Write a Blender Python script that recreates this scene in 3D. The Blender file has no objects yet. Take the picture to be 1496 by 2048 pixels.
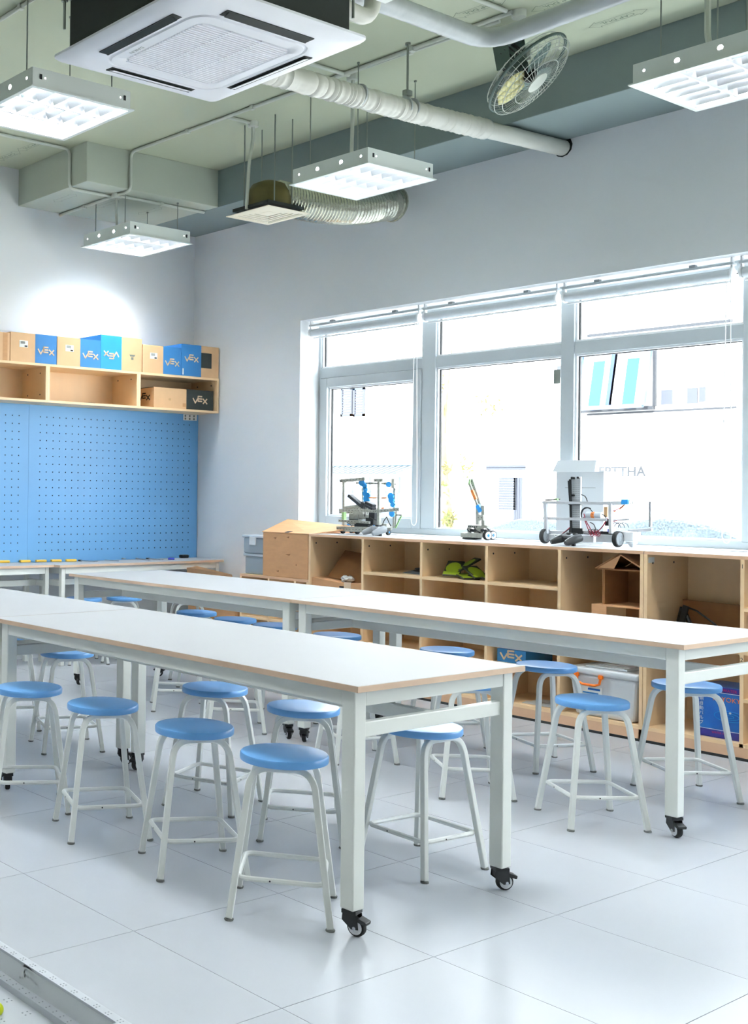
import bpy, bmesh, math, random
from mathutils import Vector, Matrix
random.seed(7)
R = math.radians
scene = bpy.context.scene
col = scene.collection

# ------------------------------------------------------------------ camera
F_PX, PP, CAM_H = 2295.7, (86.1, 965.0), 1.305
YAW, PITCH, ROLL = .9783, -.0063, .0124
def cam_axes():
    fw = Vector((math.cos(PITCH)*math.cos(YAW), math.cos(PITCH)*math.sin(YAW), -math.sin(PITCH)))
    r = Vector((math.sin(YAW), -math.cos(YAW), 0)); u = r.cross(fw)
    c, s = math.cos(ROLL), math.sin(ROLL)
    return c*r + s*u, -s*r + c*u, fw
CR, CU, CF = cam_axes()
cam_d = bpy.data.cameras.new('camera'); cam = bpy.data.objects.new('camera', cam_d); col.objects.link(cam)
cam.matrix_world = Matrix(((CR.x, CU.x, -CF.x, 0), (CR.y, CU.y, -CF.y, 0), (CR.z, CU.z, -CF.z, CAM_H), (0, 0, 0, 1)))
cam_d.sensor_fit = 'HORIZONTAL'; cam_d.sensor_width = 36.0
cam_d.lens = F_PX/1496*36.0
cam_d.shift_x = (748-PP[0])/1496; cam_d.shift_y = -(1024-PP[1])/1496
cam_d.clip_start = .05; cam_d.clip_end = 200
scene.camera = cam

# ------------------------------------------------------------------ world, sun, exposure
w = bpy.data.worlds.new('sky'); scene.world = w; w.use_nodes = True
bg = w.node_tree.nodes['Background']; bg.inputs[0].default_value = (.80, .90, 1.0, 1); bg.inputs[1].default_value = 3.5
sun_d = bpy.data.lights.new('sun', 'SUN'); sun_d.energy = 13.0; sun_d.angle = R(3); sun_d.color = (1, .97, .92)
sun = bpy.data.objects.new('sun', sun_d); col.objects.link(sun)
sun.rotation_euler = Vector((.62, .25, -.74)).to_track_quat('-Z', 'Y').to_euler(); sun.location = (-5, -5, 12)
vs = scene.view_settings
vs.view_transform = 'Standard'; vs.look = 'None'; vs.gamma = 1; vs.use_curve_mapping = False; vs.exposure = 1.56
LAMP = 64.0          # emission strength of the ceiling light tubes

def at(x, y, X=None, Y=None, Z=None):
    """photo pixel -> the point where its ray meets a plane of the room"""
    d = CR*((x-PP[0])/F_PX) - CU*((y-PP[1])/F_PX) + CF
    if X is not None: t = X/d.x
    elif Y is not None: t = Y/d.y
    else: t = (Z-CAM_H)/d.z
    return Vector((0, 0, CAM_H)) + d*t

# ------------------------------------------------------------------ materials
def lin(c): return tuple((v/255/12.92 if v/255 <= .04045 else ((v/255+.055)/1.055)**2.4) for v in c)
MATS = {}
def mat(name, rgb, rough=.5, metal=0, noise=0, nscale=8, bump=0, spec=.5, emit=None, estr=1, stretch=None, rgb2=None, coat=0):
    m = bpy.data.materials.new(name); m.use_nodes = True; MATS[name] = m
    nt = m.node_tree; b = nt.nodes['Principled BSDF']; c = lin(rgb)
    b.inputs['Base Color'].default_value = (*c, 1); b.inputs['Roughness'].default_value = rough
    b.inputs['Metallic'].default_value = metal; b.inputs['Specular IOR Level'].default_value = spec
    if coat: b.inputs['Coat Weight'].default_value = coat; b.inputs['Coat Roughness'].default_value = .05
    if noise or bump or rgb2:
        tc = nt.nodes.new('ShaderNodeTexCoord'); mp = nt.nodes.new('ShaderNodeMapping')
        nz = nt.nodes.new('ShaderNodeTexNoise'); nz.inputs['Scale'].default_value = nscale; nz.inputs['Detail'].default_value = 4
        if stretch: mp.inputs['Scale'].default_value = stretch
        nt.links.new(tc.outputs['Object'], mp.inputs['Vector']); nt.links.new(mp.outputs[0], nz.inputs['Vector'])
        rp = nt.nodes.new('ShaderNodeValToRGB')
        c2 = lin(rgb2) if rgb2 else tuple(v*(1-noise) for v in c); c1 = c if rgb2 else tuple(min(1, v*(1+noise)) for v in c)
        rp.color_ramp.elements[0].position = .3; rp.color_ramp.elements[1].position = .7
        rp.color_ramp.elements[0].color = (*c2, 1); rp.color_ramp.elements[1].color = (*c1, 1)
        nt.links.new(nz.outputs['Fac'], rp.inputs[0]); nt.links.new(rp.outputs[0], b.inputs['Base Color'])
        if bump:
            bp = nt.nodes.new('ShaderNodeBump'); bp.inputs['Strength'].default_value = bump; bp.inputs['Distance'].default_value = .004
            nt.links.new(nz.outputs['Fac'], bp.inputs['Height']); nt.links.new(bp.outputs[0], b.inputs['Normal'])
    if emit:
        b.inputs['Emission Color'].default_value = (*emit, 1); b.inputs['Emission Strength'].default_value = estr
    return m
mat('wall_paint', (238, 241, 243), .6, noise=.012, nscale=1.5)
mat('beam_paint_light', (190, 198, 184), .6, noise=.03, nscale=1.5)
mat('wall_grey', (150, 155, 154), .7)
mat('louvre_metal', (226, 229, 232), .3, metal=1)
mat('ceiling_paint', (192, 199, 174), .65, noise=.03, nscale=1.2)
mat('beam_shaded', (134, 149, 147), .6, noise=.03, nscale=1.5)  # shade on the window-side beam is put into this darker colour
mat('floor_tile', (188, 192, 198), .27, noise=.02, nscale=2.0, spec=.2)
mat('grout', (105, 98, 88), .8)
mat('wood', (247, 213, 168), .45, noise=.05, nscale=6, stretch=(1, 1, .12))
mat('wood_edge', (226, 184, 148), .5, noise=.05, nscale=9)
mat('counter_white', (190, 192, 194), .5, noise=.01, nscale=3, spec=.1)
mat('laminate', (172, 174, 176), .5, noise=.012, nscale=3, spec=.02)
mat('edge_band', (220, 190, 162), .5, noise=.04, nscale=10)
mat('cream_steel', (238, 240, 233), .36, noise=.015, nscale=4)
mat('stool_white', (238, 240, 235), .34, noise=.015, nscale=6)
mat('seat_blue', (106, 168, 228), .32, noise=.03, nscale=5)
mat('black_plastic', (24, 27, 28), .4)
mat('dark_rubber', (30, 31, 32), .7)
mat('grey_rubber', (120, 122, 118), .7)
mat('white_plastic', (238, 240, 242), .35)
mat('grey_plastic', (150, 156, 160), .4)
mat('chrome', (215, 218, 222), .18, metal=1)
mat('aluminium', (204, 207, 211), .35, metal=.2, noise=.06, nscale=30)
mat('robot_grey', (158, 160, 150), .5, noise=.15, nscale=60)
mat('robot_dark', (36, 40, 42), .5)
mat('robot_blue', (44, 152, 226), .4)
mat('robot_orange', (225, 130, 60), .45)
mat('robot_green', (150, 195, 130), .5)
mat('red_wire', (150, 20, 50), .5)
mat('frame_alu', (190, 198, 202), .4, noise=.01, nscale=6)
mat('gasket', (40, 42, 44), .6)
mat('blind_fabric', (214, 220, 224), .7, noise=.02, nscale=40)
mat('cord', (238, 240, 240), .5)
mat('pegboard_blue', (108, 170, 222), .45, noise=.02, nscale=3)
mat('dark_hole', (18, 34, 60), .9)
mat('cardboard', (208, 158, 112), .75, noise=.05, nscale=14, stretch=(1, 1, 3))
mat('cardboard_dark', (150, 104, 62), .8, noise=.08, nscale=14)
mat('carton_tan', (226, 184, 138), .6, noise=.03, nscale=12)
mat('carton_blue', (44, 124, 188), .5, noise=.02, nscale=10)
mat('carton_cyan', (28, 148, 212), .5, noise=.02, nscale=10)
mat('carton_black', (38, 46, 44), .5)
mat('print_white', (235, 236, 232), .6)
mat('print_tan', (232, 206, 172), .6)
mat('print_black', (30, 30, 30), .6)
mat('print_grey', (120, 128, 120), .7)
mat('ceiling_ink', (112, 128, 108), .8)
mat('ac_white', (236, 238, 242), .4)
mat('ac_grille', (205, 210, 214), .5)
mat('ac_black', (28, 36, 34), .6)
mat('insulation', (214, 214, 204), .42, noise=.05, nscale=24, bump=.9, stretch=(.25, 1, 1))
mat('insulation_grey', (186, 192, 192), .4, noise=.05, nscale=22, bump=.6, stretch=(1, .3, 1))
mat('foil', (205, 205, 190), .22, metal=.9, noise=.12, nscale=50, bump=.8)
mat('duct_olive', (96, 88, 44), .6, noise=.15, nscale=10)
mat('conduit_white', (206, 211, 200), .45)
mat('steel_rod', (150, 158, 150), .4, metal=.6)
mat('fan_grey', (84, 104, 98), .5)
mat('fan_wire', (205, 210, 202), .35, metal=.3)
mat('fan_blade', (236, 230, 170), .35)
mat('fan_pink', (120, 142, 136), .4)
mat('green_tag', (60, 160, 110), .5)
mat('lamp_housing', (224, 231, 226), .4)
mat('lamp_reflector', (245, 247, 248), .25)
mat('tube_glow', (255, 255, 255), .5, emit=(.93, .96, 1.0), estr=LAMP)
mat('vent_cream', (236, 228, 206), .5)
mat('bin_clear', (196, 205, 214), .25)
mat('bin_white', (224, 228, 232), .35)
mat('bin_lid', (214, 220, 224), .3)
mat('orange', (245, 120, 20), .4)
mat('tool_yellow', (248, 200, 70), .5)
mat('tool_blue', (40, 60, 190), .4)
mat('tool_steel', (170, 174, 178), .3, metal=.8)
mat('bag_black', (42, 44, 34), .5)
mat('bag_green', (150, 176, 30), .5)
mat('blue_dark', (28, 44, 84), .5)
mat('magenta', (190, 20, 80), .5)
mat('water_blue', (40, 120, 200), .4, rgb2=(14, 80, 165), nscale=5)
mat('water_navy', (40, 40, 130), .4)
mat('field_white', (196, 201, 207), .4)
mat('field_grey', (228, 232, 234), .35)
mat('field_ink', (140, 148, 154), .6)
mat('ball_yellow', (214, 226, 20), .4)
mat('paper', (216, 216, 214), .6)
mat('poly', (214, 216, 214), .15)
mat('facade', (236, 236, 236), .8)
mat('facade_trim', (26, 30, 36), .7)
mat('win_frame', (62, 80, 112), .6)
mat('win_cyan', (20, 62, 78), .3)
mat('shutter', (48, 52, 62), .7)
mat('fence_grey', (92, 98, 112), .7)
mat('street', (205, 203, 198), .9)
mat('roof_tin', (40, 54, 62), .6)
mat('trunk', (96, 88, 62), .9, noise=.35, nscale=9)
mat('leaf', (60, 66, 10), .8)
mat('leaf_pale', (72, 66, 30), .8)
mat('car_paint', (225, 228, 230), .2, coat=.5)
mat('car_glass', (52, 62, 68), .3, noise=.75, nscale=60)
mat('carton_white', (206, 212, 216), .6)
g = bpy.data.materials.new('pane_glass'); g.use_nodes = True; MATS['pane_glass'] = g
nt = g.node_tree; nt.nodes.clear()
o_ = nt.nodes.new('ShaderNodeOutputMaterial'); mx = nt.nodes.new('ShaderNodeMixShader')
tr = nt.nodes.new('ShaderNodeBsdfTransparent'); gl = nt.nodes.new('ShaderNodeBsdfGlossy')
tr.inputs[0].default_value = (.95, .97, .97, 1); gl.inputs['Roughness'].default_value = .02; mx.inputs[0].default_value = .05
nt.links.new(tr.outputs[0], mx.inputs[1]); nt.links.new(gl.outputs[0], mx.inputs[2]); nt.links.new(mx.outputs[0], o_.inputs[0])
g2 = bpy.data.materials.new('clear_plastic'); g2.use_nodes = True; MATS['clear_plastic'] = g2
nt = g2.node_tree; pb = nt.nodes['Principled BSDF']; pb.inputs['Base Color'].default_value = (*lin((186, 202, 214)), 1)
pb.inputs['Alpha'].default_value = .62; pb.inputs['Roughness'].default_value = .2

# ------------------------------------------------------------------ mesh helpers
def base_of(o):
    v = Vector((0, 0, 0))
    while o is not None:
        v += o.location; o = o.parent
    return v
class MB:
    def __init__(s): s.v = []; s.f = []
    def quad(s, *p):
        n = len(s.v); s.v += [Vector(q) for q in p]; s.f.append(tuple(range(n, n+len(p)))); return s
    def box(s, a, b):
        x0, y0, z0 = (min(a[i], b[i]) for i in range(3)); x1, y1, z1 = (max(a[i], b[i]) for i in range(3))
        n = len(s.v); s.v += [Vector(p) for p in ((x0,y0,z0),(x1,y0,z0),(x1,y1,z0),(x0,y1,z0),(x0,y0,z1),(x1,y0,z1),(x1,y1,z1),(x0,y1,z1))]
        s.f += [tuple(n+i for i in q) for q in ((0,3,2,1),(4,5,6,7),(0,1,5,4),(1,2,6,5),(2,3,7,6),(3,0,4,7))]; return s
    def obox(s, c, size, m=None):
        n = len(s.v); m = m or Matrix.Identity(3); c = Vector(c); h = Vector(size)/2
        for p in ((-1,-1,-1),(1,-1,-1),(1,1,-1),(-1,1,-1),(-1,-1,1),(1,-1,1),(1,1,1),(-1,1,1)):
            s.v.append(c + m @ Vector((p[0]*h.x, p[1]*h.y, p[2]*h.z)))
        s.f += [tuple(n+i for i in q) for q in ((0,3,2,1),(4,5,6,7),(0,1,5,4),(1,2,6,5),(2,3,7,6),(3,0,4,7))]; return s
    def bar(s, p0, p1, wd, ht, up=(0, 0, 1)):
        p0 = Vector(p0); p1 = Vector(p1); d = (p1-p0); L = d.length; d.normalize(); up = Vector(up)
        if abs(d.dot(up)) > .98: up = Vector((1, 0, 0))
        y = up.cross(d).normalized(); z = d.cross(y)
        return s.obox((p0+p1)/2, (L, wd, ht), Matrix((d, y, z)).transposed())
    def tube(s, pts, r, n=10, closed=False, cap=True, flat=None):
        pts = [Vector(p) for p in pts]; k = len(pts); rings = []; prev = None
        for i, p in enumerate(pts):
            if closed: d = pts[(i+1) % k]-pts[i-1]
            else: d = pts[min(i+1, k-1)]-pts[max(i-1, 0)]
            d.normalize()
            if prev is None:
                a = Vector((0, 0, 1)) if abs(d.z) < .9 else Vector((1, 0, 0))
                x = d.cross(a).normalized()
            else:
                x = (prev - d*prev.dot(d))
                x = x.normalized() if x.length > 1e-6 else d.orthogonal().normalized()
            prev = x; y = d.cross(x); b = len(s.v)
            rr = r[i] if isinstance(r, (list, tuple)) else r
            ph = math.pi/4 if n == 4 else 0
            for j in range(n):
                t = 2*math.pi*j/n+ph; s.v.append(p + (x*math.cos(t) + y*math.sin(t)*(flat or 1))*rr)
            rings.append(b)
        for i in range(k if closed else k-1):
            a, b = rings[i], rings[(i+1) % k]
            for j in range(n): s.f.append((a+j, a+(j+1) % n, b+(j+1) % n, b+j))
        if cap and not closed:
            s.f.append(tuple(rings[0]+j for j in reversed(range(n)))); s.f.append(tuple(rings[-1]+j for j in range(n)))
        return s
    def lathe(s, c, axis, prof, n=24):
        """prof: list of (radius, height along axis)"""
        c = Vector(c); ax = Vector(axis).normalized(); x = ax.orthogonal().normalized(); y = ax.cross(x); rings = []
        for r, h in prof:
            b = len(s.v); rings.append(b)
            for j in range(n):
                t = 2*math.pi*j/n; s.v.append(c + ax*h + (x*math.cos(t)+y*math.sin(t))*r)
        for a, b in zip(rings, rings[1:]):
            for j in range(n): s.f.append((a+j, a+(j+1) % n, b+(j+1) % n, b+j))
        s.f.append(tuple(rings[0]+j for j in reversed(range(n)))); s.f.append(tuple(rings[-1]+j for j in range(n)))
        return s
    def prism(s, poly, ext):
        """poly: list of 3D points, ext: extrusion vector"""
        n = len(s.v); k = len(poly); e = Vector(ext); s.v += [Vector(p) for p in poly] + [Vector(p)+e for p in poly]
        s.f.append(tuple(n+i for i in reversed(range(k)))); s.f.append(tuple(n+k+i for i in range(k)))
        for i in range(k): s.f.append((n+i, n+(i+1) % k, n+k+(i+1) % k, n+k+i))
        return s
    def build(s, name, m, parent=None, smooth=False, bevel=0, seg=2):
        me = bpy.data.meshes.new(name); o0 = base_of(parent) if parent else Vector((0, 0, 0))
        me.from_pydata([tuple(p-o0) for p in s.v], [], s.f); me.update()
        b = bmesh.new(); b.from_mesh(me); bmesh.ops.recalc_face_normals(b, faces=b.faces); b.to_mesh(me); b.free()
        if smooth:
            for p in me.polygons: p.use_smooth = True
            me.set_sharp_from_angle(angle=R(40))
        me.materials.append(MATS[m]); o = bpy.data.objects.new(name, me); col.objects.link(o)
        if parent: o.parent = parent
        if bevel:
            md = o.modifiers.new('bevel', 'BEVEL'); md.width = bevel; md.segments = seg; md.limit_method = 'ANGLE'; md.angle_limit = R(50)
        return o
def tag(o, label=None, cat=None, group=None, kind=None):
    if label: o['label'] = label
    if cat: o['category'] = cat
    if group: o['group'] = group
    if kind: o['kind'] = kind
    return o
def thing(name, label, cat, loc=(0, 0, 0), group=None):
    o = bpy.data.objects.new(name, None); o.empty_display_size = .1; col.objects.link(o); o.location = loc
    return tag(o, label, cat, group)
def struct(name, mb, m, **k): return tag(mb.build(name, m, **k), kind='structure')
def copy_tree(o, parent=None):
    c = o.copy(); col.objects.link(c)
    if parent: c.parent = parent
    for ch in list(o.children): copy_tree(ch, c)
    return c
def B(a, b): return MB().box(a, b)
def text_mb(txt, size, o, u, v, depth=.0008, align='CENTER', bold=0):
    cu = bpy.data.curves.new('lettering', 'FONT'); cu.body = txt; cu.size = size; cu.align_x = align; cu.align_y = 'CENTER'; cu.resolution_u = 3; cu.offset = bold
    ob = bpy.data.objects.new('lettering', cu); col.objects.link(ob)
    dg = bpy.context.evaluated_depsgraph_get(); dg.update()
    me = bpy.data.meshes.new_from_object(ob.evaluated_get(dg)); bpy.data.objects.remove(ob)
    m = MB(); o = Vector(o); u = Vector(u).normalized(); v = Vector(v).normalized(); n = u.cross(v)
    m.v = [o + u*p.co.x + v*p.co.y + n*depth for p in me.vertices]; m.f = [tuple(p.vertices) for p in me.polygons]
    bpy.data.meshes.remove(me); return m
def strokes(lines, o, u, v, wd, depth=.0008, sc=1):
    m = MB(); o = Vector(o); u = Vector(u).normalized(); v = Vector(v).normalized(); n = u.cross(v)
    for ln in lines:
        for a, b in zip(ln, ln[1:]):
            pa = o+(u*a[0]+v*a[1])*sc+n*depth; pb = o+(u*b[0]+v*b[1])*sc+n*depth; d = (pb-pa)
            if d.length < 1e-9: continue
            s_ = n.cross(d.normalized())*wd/2; d = d.normalized()*wd*.2
            m.quad(pa-s_-d, pb-s_+d, pb+s_+d, pa+s_-d)
    return m
BRANDMARK = [[(-1.15, .25), (-.78, -.32), (-.42, .22)], [(-.34, .52), (.3, .52)], [(-.34, .22), (.3, .22)], [(-.34, -.08), (.3, -.08)], [(-.34, .52), (-.34, -.08)],
             [(.45, .25), (1.15, -.35)], [(1.12, .25), (.48, -.35)]]
def brandmark(o, u, v, wd, m, parent, name='lettering'):
    return strokes(BRANDMARK, o, u, v, wd*.07, .0015, wd/2.4).build(name, m, parent)

# ================================================================== SETTING
XW, YP, ZC, ZS = 6.54, 7.43, 3.765, 3.482     # window wall, pegboard wall, ceiling, beam soffit
XB, YB, XL = 5.985, 6.54, 4.74                # faces of the ceiling beams
floor = struct('floor', B((-3.2, -4.2, -.2), (XW+.0, YP, -.004)), 'grout')
TX, TY, TS = 2.142, 3.272, .601
tile_me = None
for i in range(-4, 8):
    for j in range(-6, 8):
        x0, y0 = TX+i*TS, TY+j*TS; x1, y1 = x0+TS, y0+TS
        if x0 > XW-.02 or y0 > YP-.02: continue
        gp = .0011
        full = x1 <= XW and y1 <= YP
        if full and tile_me:
            t = bpy.data.objects.new('floor_tile', tile_me); col.objects.link(t); t.parent = floor; t.location = (x0, y0, 0)
        else:
            xe, ye = min(x1, XW), min(y1, YP)
            t = B((gp, gp, -.012), (xe-x0-gp, ye-y0-gp, 0)).build('floor_tile', 'floor_tile', floor)
            t.location = (x0, y0, 0)
            if full: tile_me = t.data
struct('wall_left', B((-3.4, YP, -.2), (XW+.36, YP+.2, ZC+.2)), 'wall_paint')
struct('wall_back', B((-3.4, -4.4, -.2), (XW+.36, -4.2, ZC+.2)), 'wall_paint')
struct('wall_near', B((-3.4, -4.2, -.2), (-3.2, YP, ZC+.2)), 'wall_grey')
WY0, WY1, WZ0, WZ1, XG = -2.1, 6.205, 1.022, 2.627, 6.75   # window opening and frame plane
ww = MB()
ww.box((XW, WY1, -.2), (XW+.32, YP, ZC+.2)); ww.box((XW, -4.2, -.2), (XW+.32, WY0, ZC+.2))
ww.box((XW, WY0, -.2), (XW+.32, WY1, WZ0)); ww.box((XW, WY0, WZ1), (XW+.32, WY1, ZC+.2))
struct('wall_window', ww, 'wall_paint')
ceiling = struct('ceiling', B((-3.2, -4.2, ZC), (XW, YP, ZC+.2)), 'ceiling_paint')
struct('ceiling_beam_window_side', B((XB, -4.2, ZS), (XW, YP, ZC)), 'beam_shaded', bevel=.004)
struct('ceiling_beam_pegboard_side', B((XL, YB, ZS+.0005), (XB, YP, ZC)), 'beam_paint_light', bevel=.004)
# arrows with lettering printed on the ceiling sheets
for k, (px, py, L) in enumerate([(1235, 37, .3), (1120, 3, .3), (958, 17, .3), (1404, -30, .3), (62, 292, .3), (15, 312, .3)]):
    c = at(px, py, Z=ZC); u = Vector((.05, -1, 0)); vv = Vector((-1, -.05, 0))
    h = .028; a = L/2
    arrow = [[(-a, 0), (-a+.05, h*1.6), (-a+.05, h), (a-.05, h), (a-.05, h*1.6), (a, 0), (a-.05, -h*1.6), (a-.05, -h), (-a+.05, -h), (-a+.05, -h*1.6), (-a, 0)]]
    strokes(arrow, c+Vector((0, 0, -.0006)), u, vv, .0025, .0004).build('printed_arrow', 'ceiling_ink', ceiling)
    text_mb('CAP DUL', .042, c+Vector((0, 0, -.0006)), -u, -vv, .0004).build('printed_lettering', 'ceiling_ink', ceiling)
soff = bpy.data.objects['ceiling_beam_pegboard_side']
for px, py in [(300, 422), (215, 408), (130, 396)]:
    c = at(px, py, Z=ZS); u = Vector((0, -1, 0)); vv = Vector((-1, 0, 0)); a, h = .14, .025
    arrow = [[(-a, 0), (-a+.05, h*1.6), (-a+.05, h), (a-.05, h), (a-.05, h*1.6), (a, 0), (a-.05, -h*1.6), (a-.05, -h), (-a+.05, -h), (-a+.05, -h*1.6), (-a, 0)]]
    strokes(arrow, c+Vector((0, 0, -.0006)), u, vv, .002, .0004).build('printed_arrow', 'ceiling_ink', soff)

# ---- window
win = tag(thing('window_1', None, None, (XG, (WY0+WY1)/2, WZ0)), kind='structure')
ft = .05
MUL = [(5.126, 5.24), (4.098, 4.185), (3.022, 3.105), (1.99, 2.075), (.96, 1.045), (-.07, .015), (-1.10, -1.015)]
m = MB(); m.box((XG, WY1-.02, WZ0), (XG+ft, WY1, WZ1)); m.build('frame_jamb', 'frame_alu', win)
m = MB(); m.box((XG, WY0, WZ0), (XG+ft, WY0+.05, WZ1)); m.build('frame_jamb', 'frame_alu', win)
B((XG, WY0+.05, WZ0), (XG+ft, WY1-.02, WZ0+.042)).build('frame_sill_rail', 'frame_alu', win, bevel=.003)
B((XG, WY0+.05, WZ1-.05), (XG+ft, WY1-.02, WZ1)).build('frame_head_rail', 'frame_alu', win)
for a, b in MUL: B((XG-.004, a, WZ0+.042), (XG+ft+.01, b, WZ1-.05)).build('mullion', 'frame_alu', win, bevel=.003)
bays = [(5.24, WY1-.02)] + [(b[1], a[0]) for a, b in zip(MUL, MUL[1:])] + [(WY0+.05, MUL[-1][0])]
for k, (a, b) in enumerate(bays):
    zt0, zt1 = 2.193, 2.271
    B((XG, a, zt0), (XG+ft, b, zt1)).build('transom', 'frame_alu', win, bevel=.003)
    def pane(y0, y1, z0, z1, xo=.03):
        e = .012
        mm = MB()
        for q in (((XG+.012, y0, z0), (XG+.034, y0+e, z1)), ((XG+.012, y1-e, z0), (XG+.034, y1, z1)), ((XG+.012, y0+e, z0), (XG+.034, y1-e, z0+e)), ((XG+.012, y0+e, z1-e), (XG+.034, y1-e, z1))): mm.box(*q)
        gb = mm.build('glazing_bead', 'white_plastic', win)
        mm = MB()
        f = .009
        mm.box((XG+.030, y1-e-f, z0+e), (XG+.044, y1-e, z1-e)); mm.box((XG+.030, y0+e, z1-e-f*.6), (XG+.044, y1-e-f, z1-e)); mm.build('gasket', 'gasket', win)
        mm = MB(); mm.quad((XG+xo+.012, y0, z0), (XG+xo+.012, y1, z0), (XG+xo+.012, y1, z1), (XG+xo+.012, y0, z1)); mm.build('pane', 'pane_glass', win)
    pane(a, b, zt1, WZ1-.05)
    if k == 0:
        s0, s1, q0, q1 = a+.002, b-.002, WZ0+.040, zt0-.003
        mm = MB(); t = .07; XS = XG-.012
        mm.box((XS, s0, q0), (XS+.05, s0+t, q1)); mm.box((XS, s1-t, q0), (XS+.05, s1, q1)); mm.box((XS, s0+t, q0), (XS+.05, s1-t, q0+t)); mm.box((XS, s0+t, q1-t), (XS+.05, s1-t, q1))
        mm.build('casement_frame', 'frame_alu', win, bevel=.004)
        pane(s0+t, s1-t, q0+t, q1-t)
    else: pane(a, b, WZ0+.042, zt0)
# white sticker with grey print at the edge of the second bay
st = B((XG+.03, 4.21, 2.02), (XG+.031, 4.255, 2.11)).build('pane_sticker', 'print_grey', win)

# ================================================================== TABLES
def caster(root, x, y, ztop, ang, name='caster'):
    m = Matrix.Rotation(ang, 3, 'Z'); d = m @ Vector((1, 0, 0)); sd = m @ Vector((0, 1, 0)); rw = .028
    c = Vector((x, y, 0)) + d*.016
    mb = MB(); mb.obox((x, y, ztop-.006), (.046, .046, .012), m)
    for k in (-1, 1):
        o = sd*(.0145*k)
        poly = [Vector((x, y, ztop-.012))-d*.022+o, Vector((x, y, ztop-.012))+d*.024+o, c+d*.012+Vector((0, 0, rw-.004))+o, c-d*.010+Vector((0, 0, rw-.006))+o, Vector((x, y, .045))-d*.024+o]
        mb.prism(poly, sd*(.004*k))
    mb.obox(Vector((x, y, ztop-.022))-d*.004, (.03, .03, .02), m)
    fk = mb.build('caster', 'black_plastic', root, bevel=.0015)
    MB().lathe(c+Vector((0, 0, rw))-sd*.011, sd, [(.02, 0), (rw-.003, .001), (rw, .005), (rw, .017), (rw-.003, .021), (.02, .022)], 20).build('wheel', 'dark_rubber', fk, smooth=True)
    for k in (-1, 1):
        MB().lathe(c+Vector((0, 0, rw))+sd*(.0113*k), sd*k, [(.021, 0), (.021, .0015), (.014, .0022), (.013, .001)], 20).build('hub_ring', 'white_plastic', fk)
        MB().lathe(c+Vector((0, 0, rw))+sd*(.018*k), sd*k, [(.006, 0), (.005, .003)], 10).build('axle_bolt', 'chrome', fk)
    MB().obox(c+d*.022+Vector((0, 0, rw+.021)), (.03, .036, .012), m @ Matrix.Rotation(R(18), 3, 'Y')).build('brake_lever', 'black_plastic', fk, bevel=.003)
def make_table(W, L, H, casters=True, angs=(0, 0, 0, 0), name='work_table', leg=.05):
    """origin at the corner, width along x, length along y"""
    t = thing(name, 'table', 'table')
    B((0.002, .002, H-.018), (W-.002, L-.002, H)).build('tabletop', 'laminate', t)
    mb = MB(); z0, z1 = H-.0185, H-.0008
    mb.box((0, 0, z0), (.0025, L, z1)); mb.box((W-.0025, 0, z0), (W, L, z1)); mb.box((.0025, 0, z0), (W-.0025, .0025, z1)); mb.box((.0025, L-.0025, z0), (W-.0025, L, z1))
    mb.build('edge_band', 'edge_band', t)
    ix, iy = .022, .03; zb = .078 if casters else .0; ha = .05; h = leg/2
    ys = (iy, L-iy-leg); xs = (ix, W-ix-leg); q = 0
    for x in xs:
        for y in ys:
            B((x, y, zb), (x+leg, y+leg, H-.018)).build('leg', 'cream_steel', t, bevel=.004)
            if casters: caster(t, x+h, y+h, zb, angs[q]); q += 1
    for x in xs: B((x+.002, iy+leg, H-.018-ha), (x+leg-.002, L-iy-leg, H-.018)).build('apron', 'cream_steel', t, bevel=.003)
    for y in ys: B((ix+leg, y+.002, H-.018-ha), (W-ix-leg, y+leg-.002, H-.018)).build('apron', 'cream_steel', t, bevel=.003)
    zr = H-.163
    for y in ys: B((ix+leg, y+.012, zr), (W-ix-leg, y+leg-.012, zr+.045)).build('side_rail', 'cream_steel', t, bevel=.003)
    B((W/2-.014, iy+leg-.012, zr), (W/2+.014, L-iy-leg+.012, zr+.045)).build('centre_rail', 'cream_steel', t, bevel=.003)
    return t
TW, TL, TH = .815, 2.02, .745
T1 = make_table(TW, TL, TH, angs=(R(-75), R(60), R(-30), R(200)))
def place_table(src, x, y, label, first=False):
    o = src if first else copy_tree(src)
    o.location = (x, y, 0); tag(o, label, 'table', 'rolling work tables'); return o
place_table(T1, 2.625, 2.25, 'white rolling work table nearest the camera, its corner pointing at the viewer', True)
place_table(T1, 2.625, 4.275, 'white rolling work table behind the nearest one, cut by the left edge')
T3 = make_table(TW, TL, TH, angs=(R(-120), R(30), R(15), R(120)))
place_table(T3, 4.46, 2.255, 'white rolling work table closest to the window shelves, cut by the right edge', True)
place_table(T3, 4.46, 4.28, 'white rolling work table of the far row, its end facing the pegboard')
# narrow tables under the pegboard
WT = make_table(.335, 1.66, .75, casters=False, leg=.035, name='wall_bench')
WT.rotation_euler = (0, 0, R(91.2)); WT.location = (6.50, 6.985, 0)
tag(WT, 'narrow white bench under the pegboard holding black case, next to the window wall', 'bench', 'benches under the pegboard')
WT2 = copy_tree(WT); WT2.location = (4.835, 7.02, 0); tag(WT2, 'narrow white bench under the pegboard, cut by the left edge', 'bench', 'benches under the pegboard')

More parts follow.
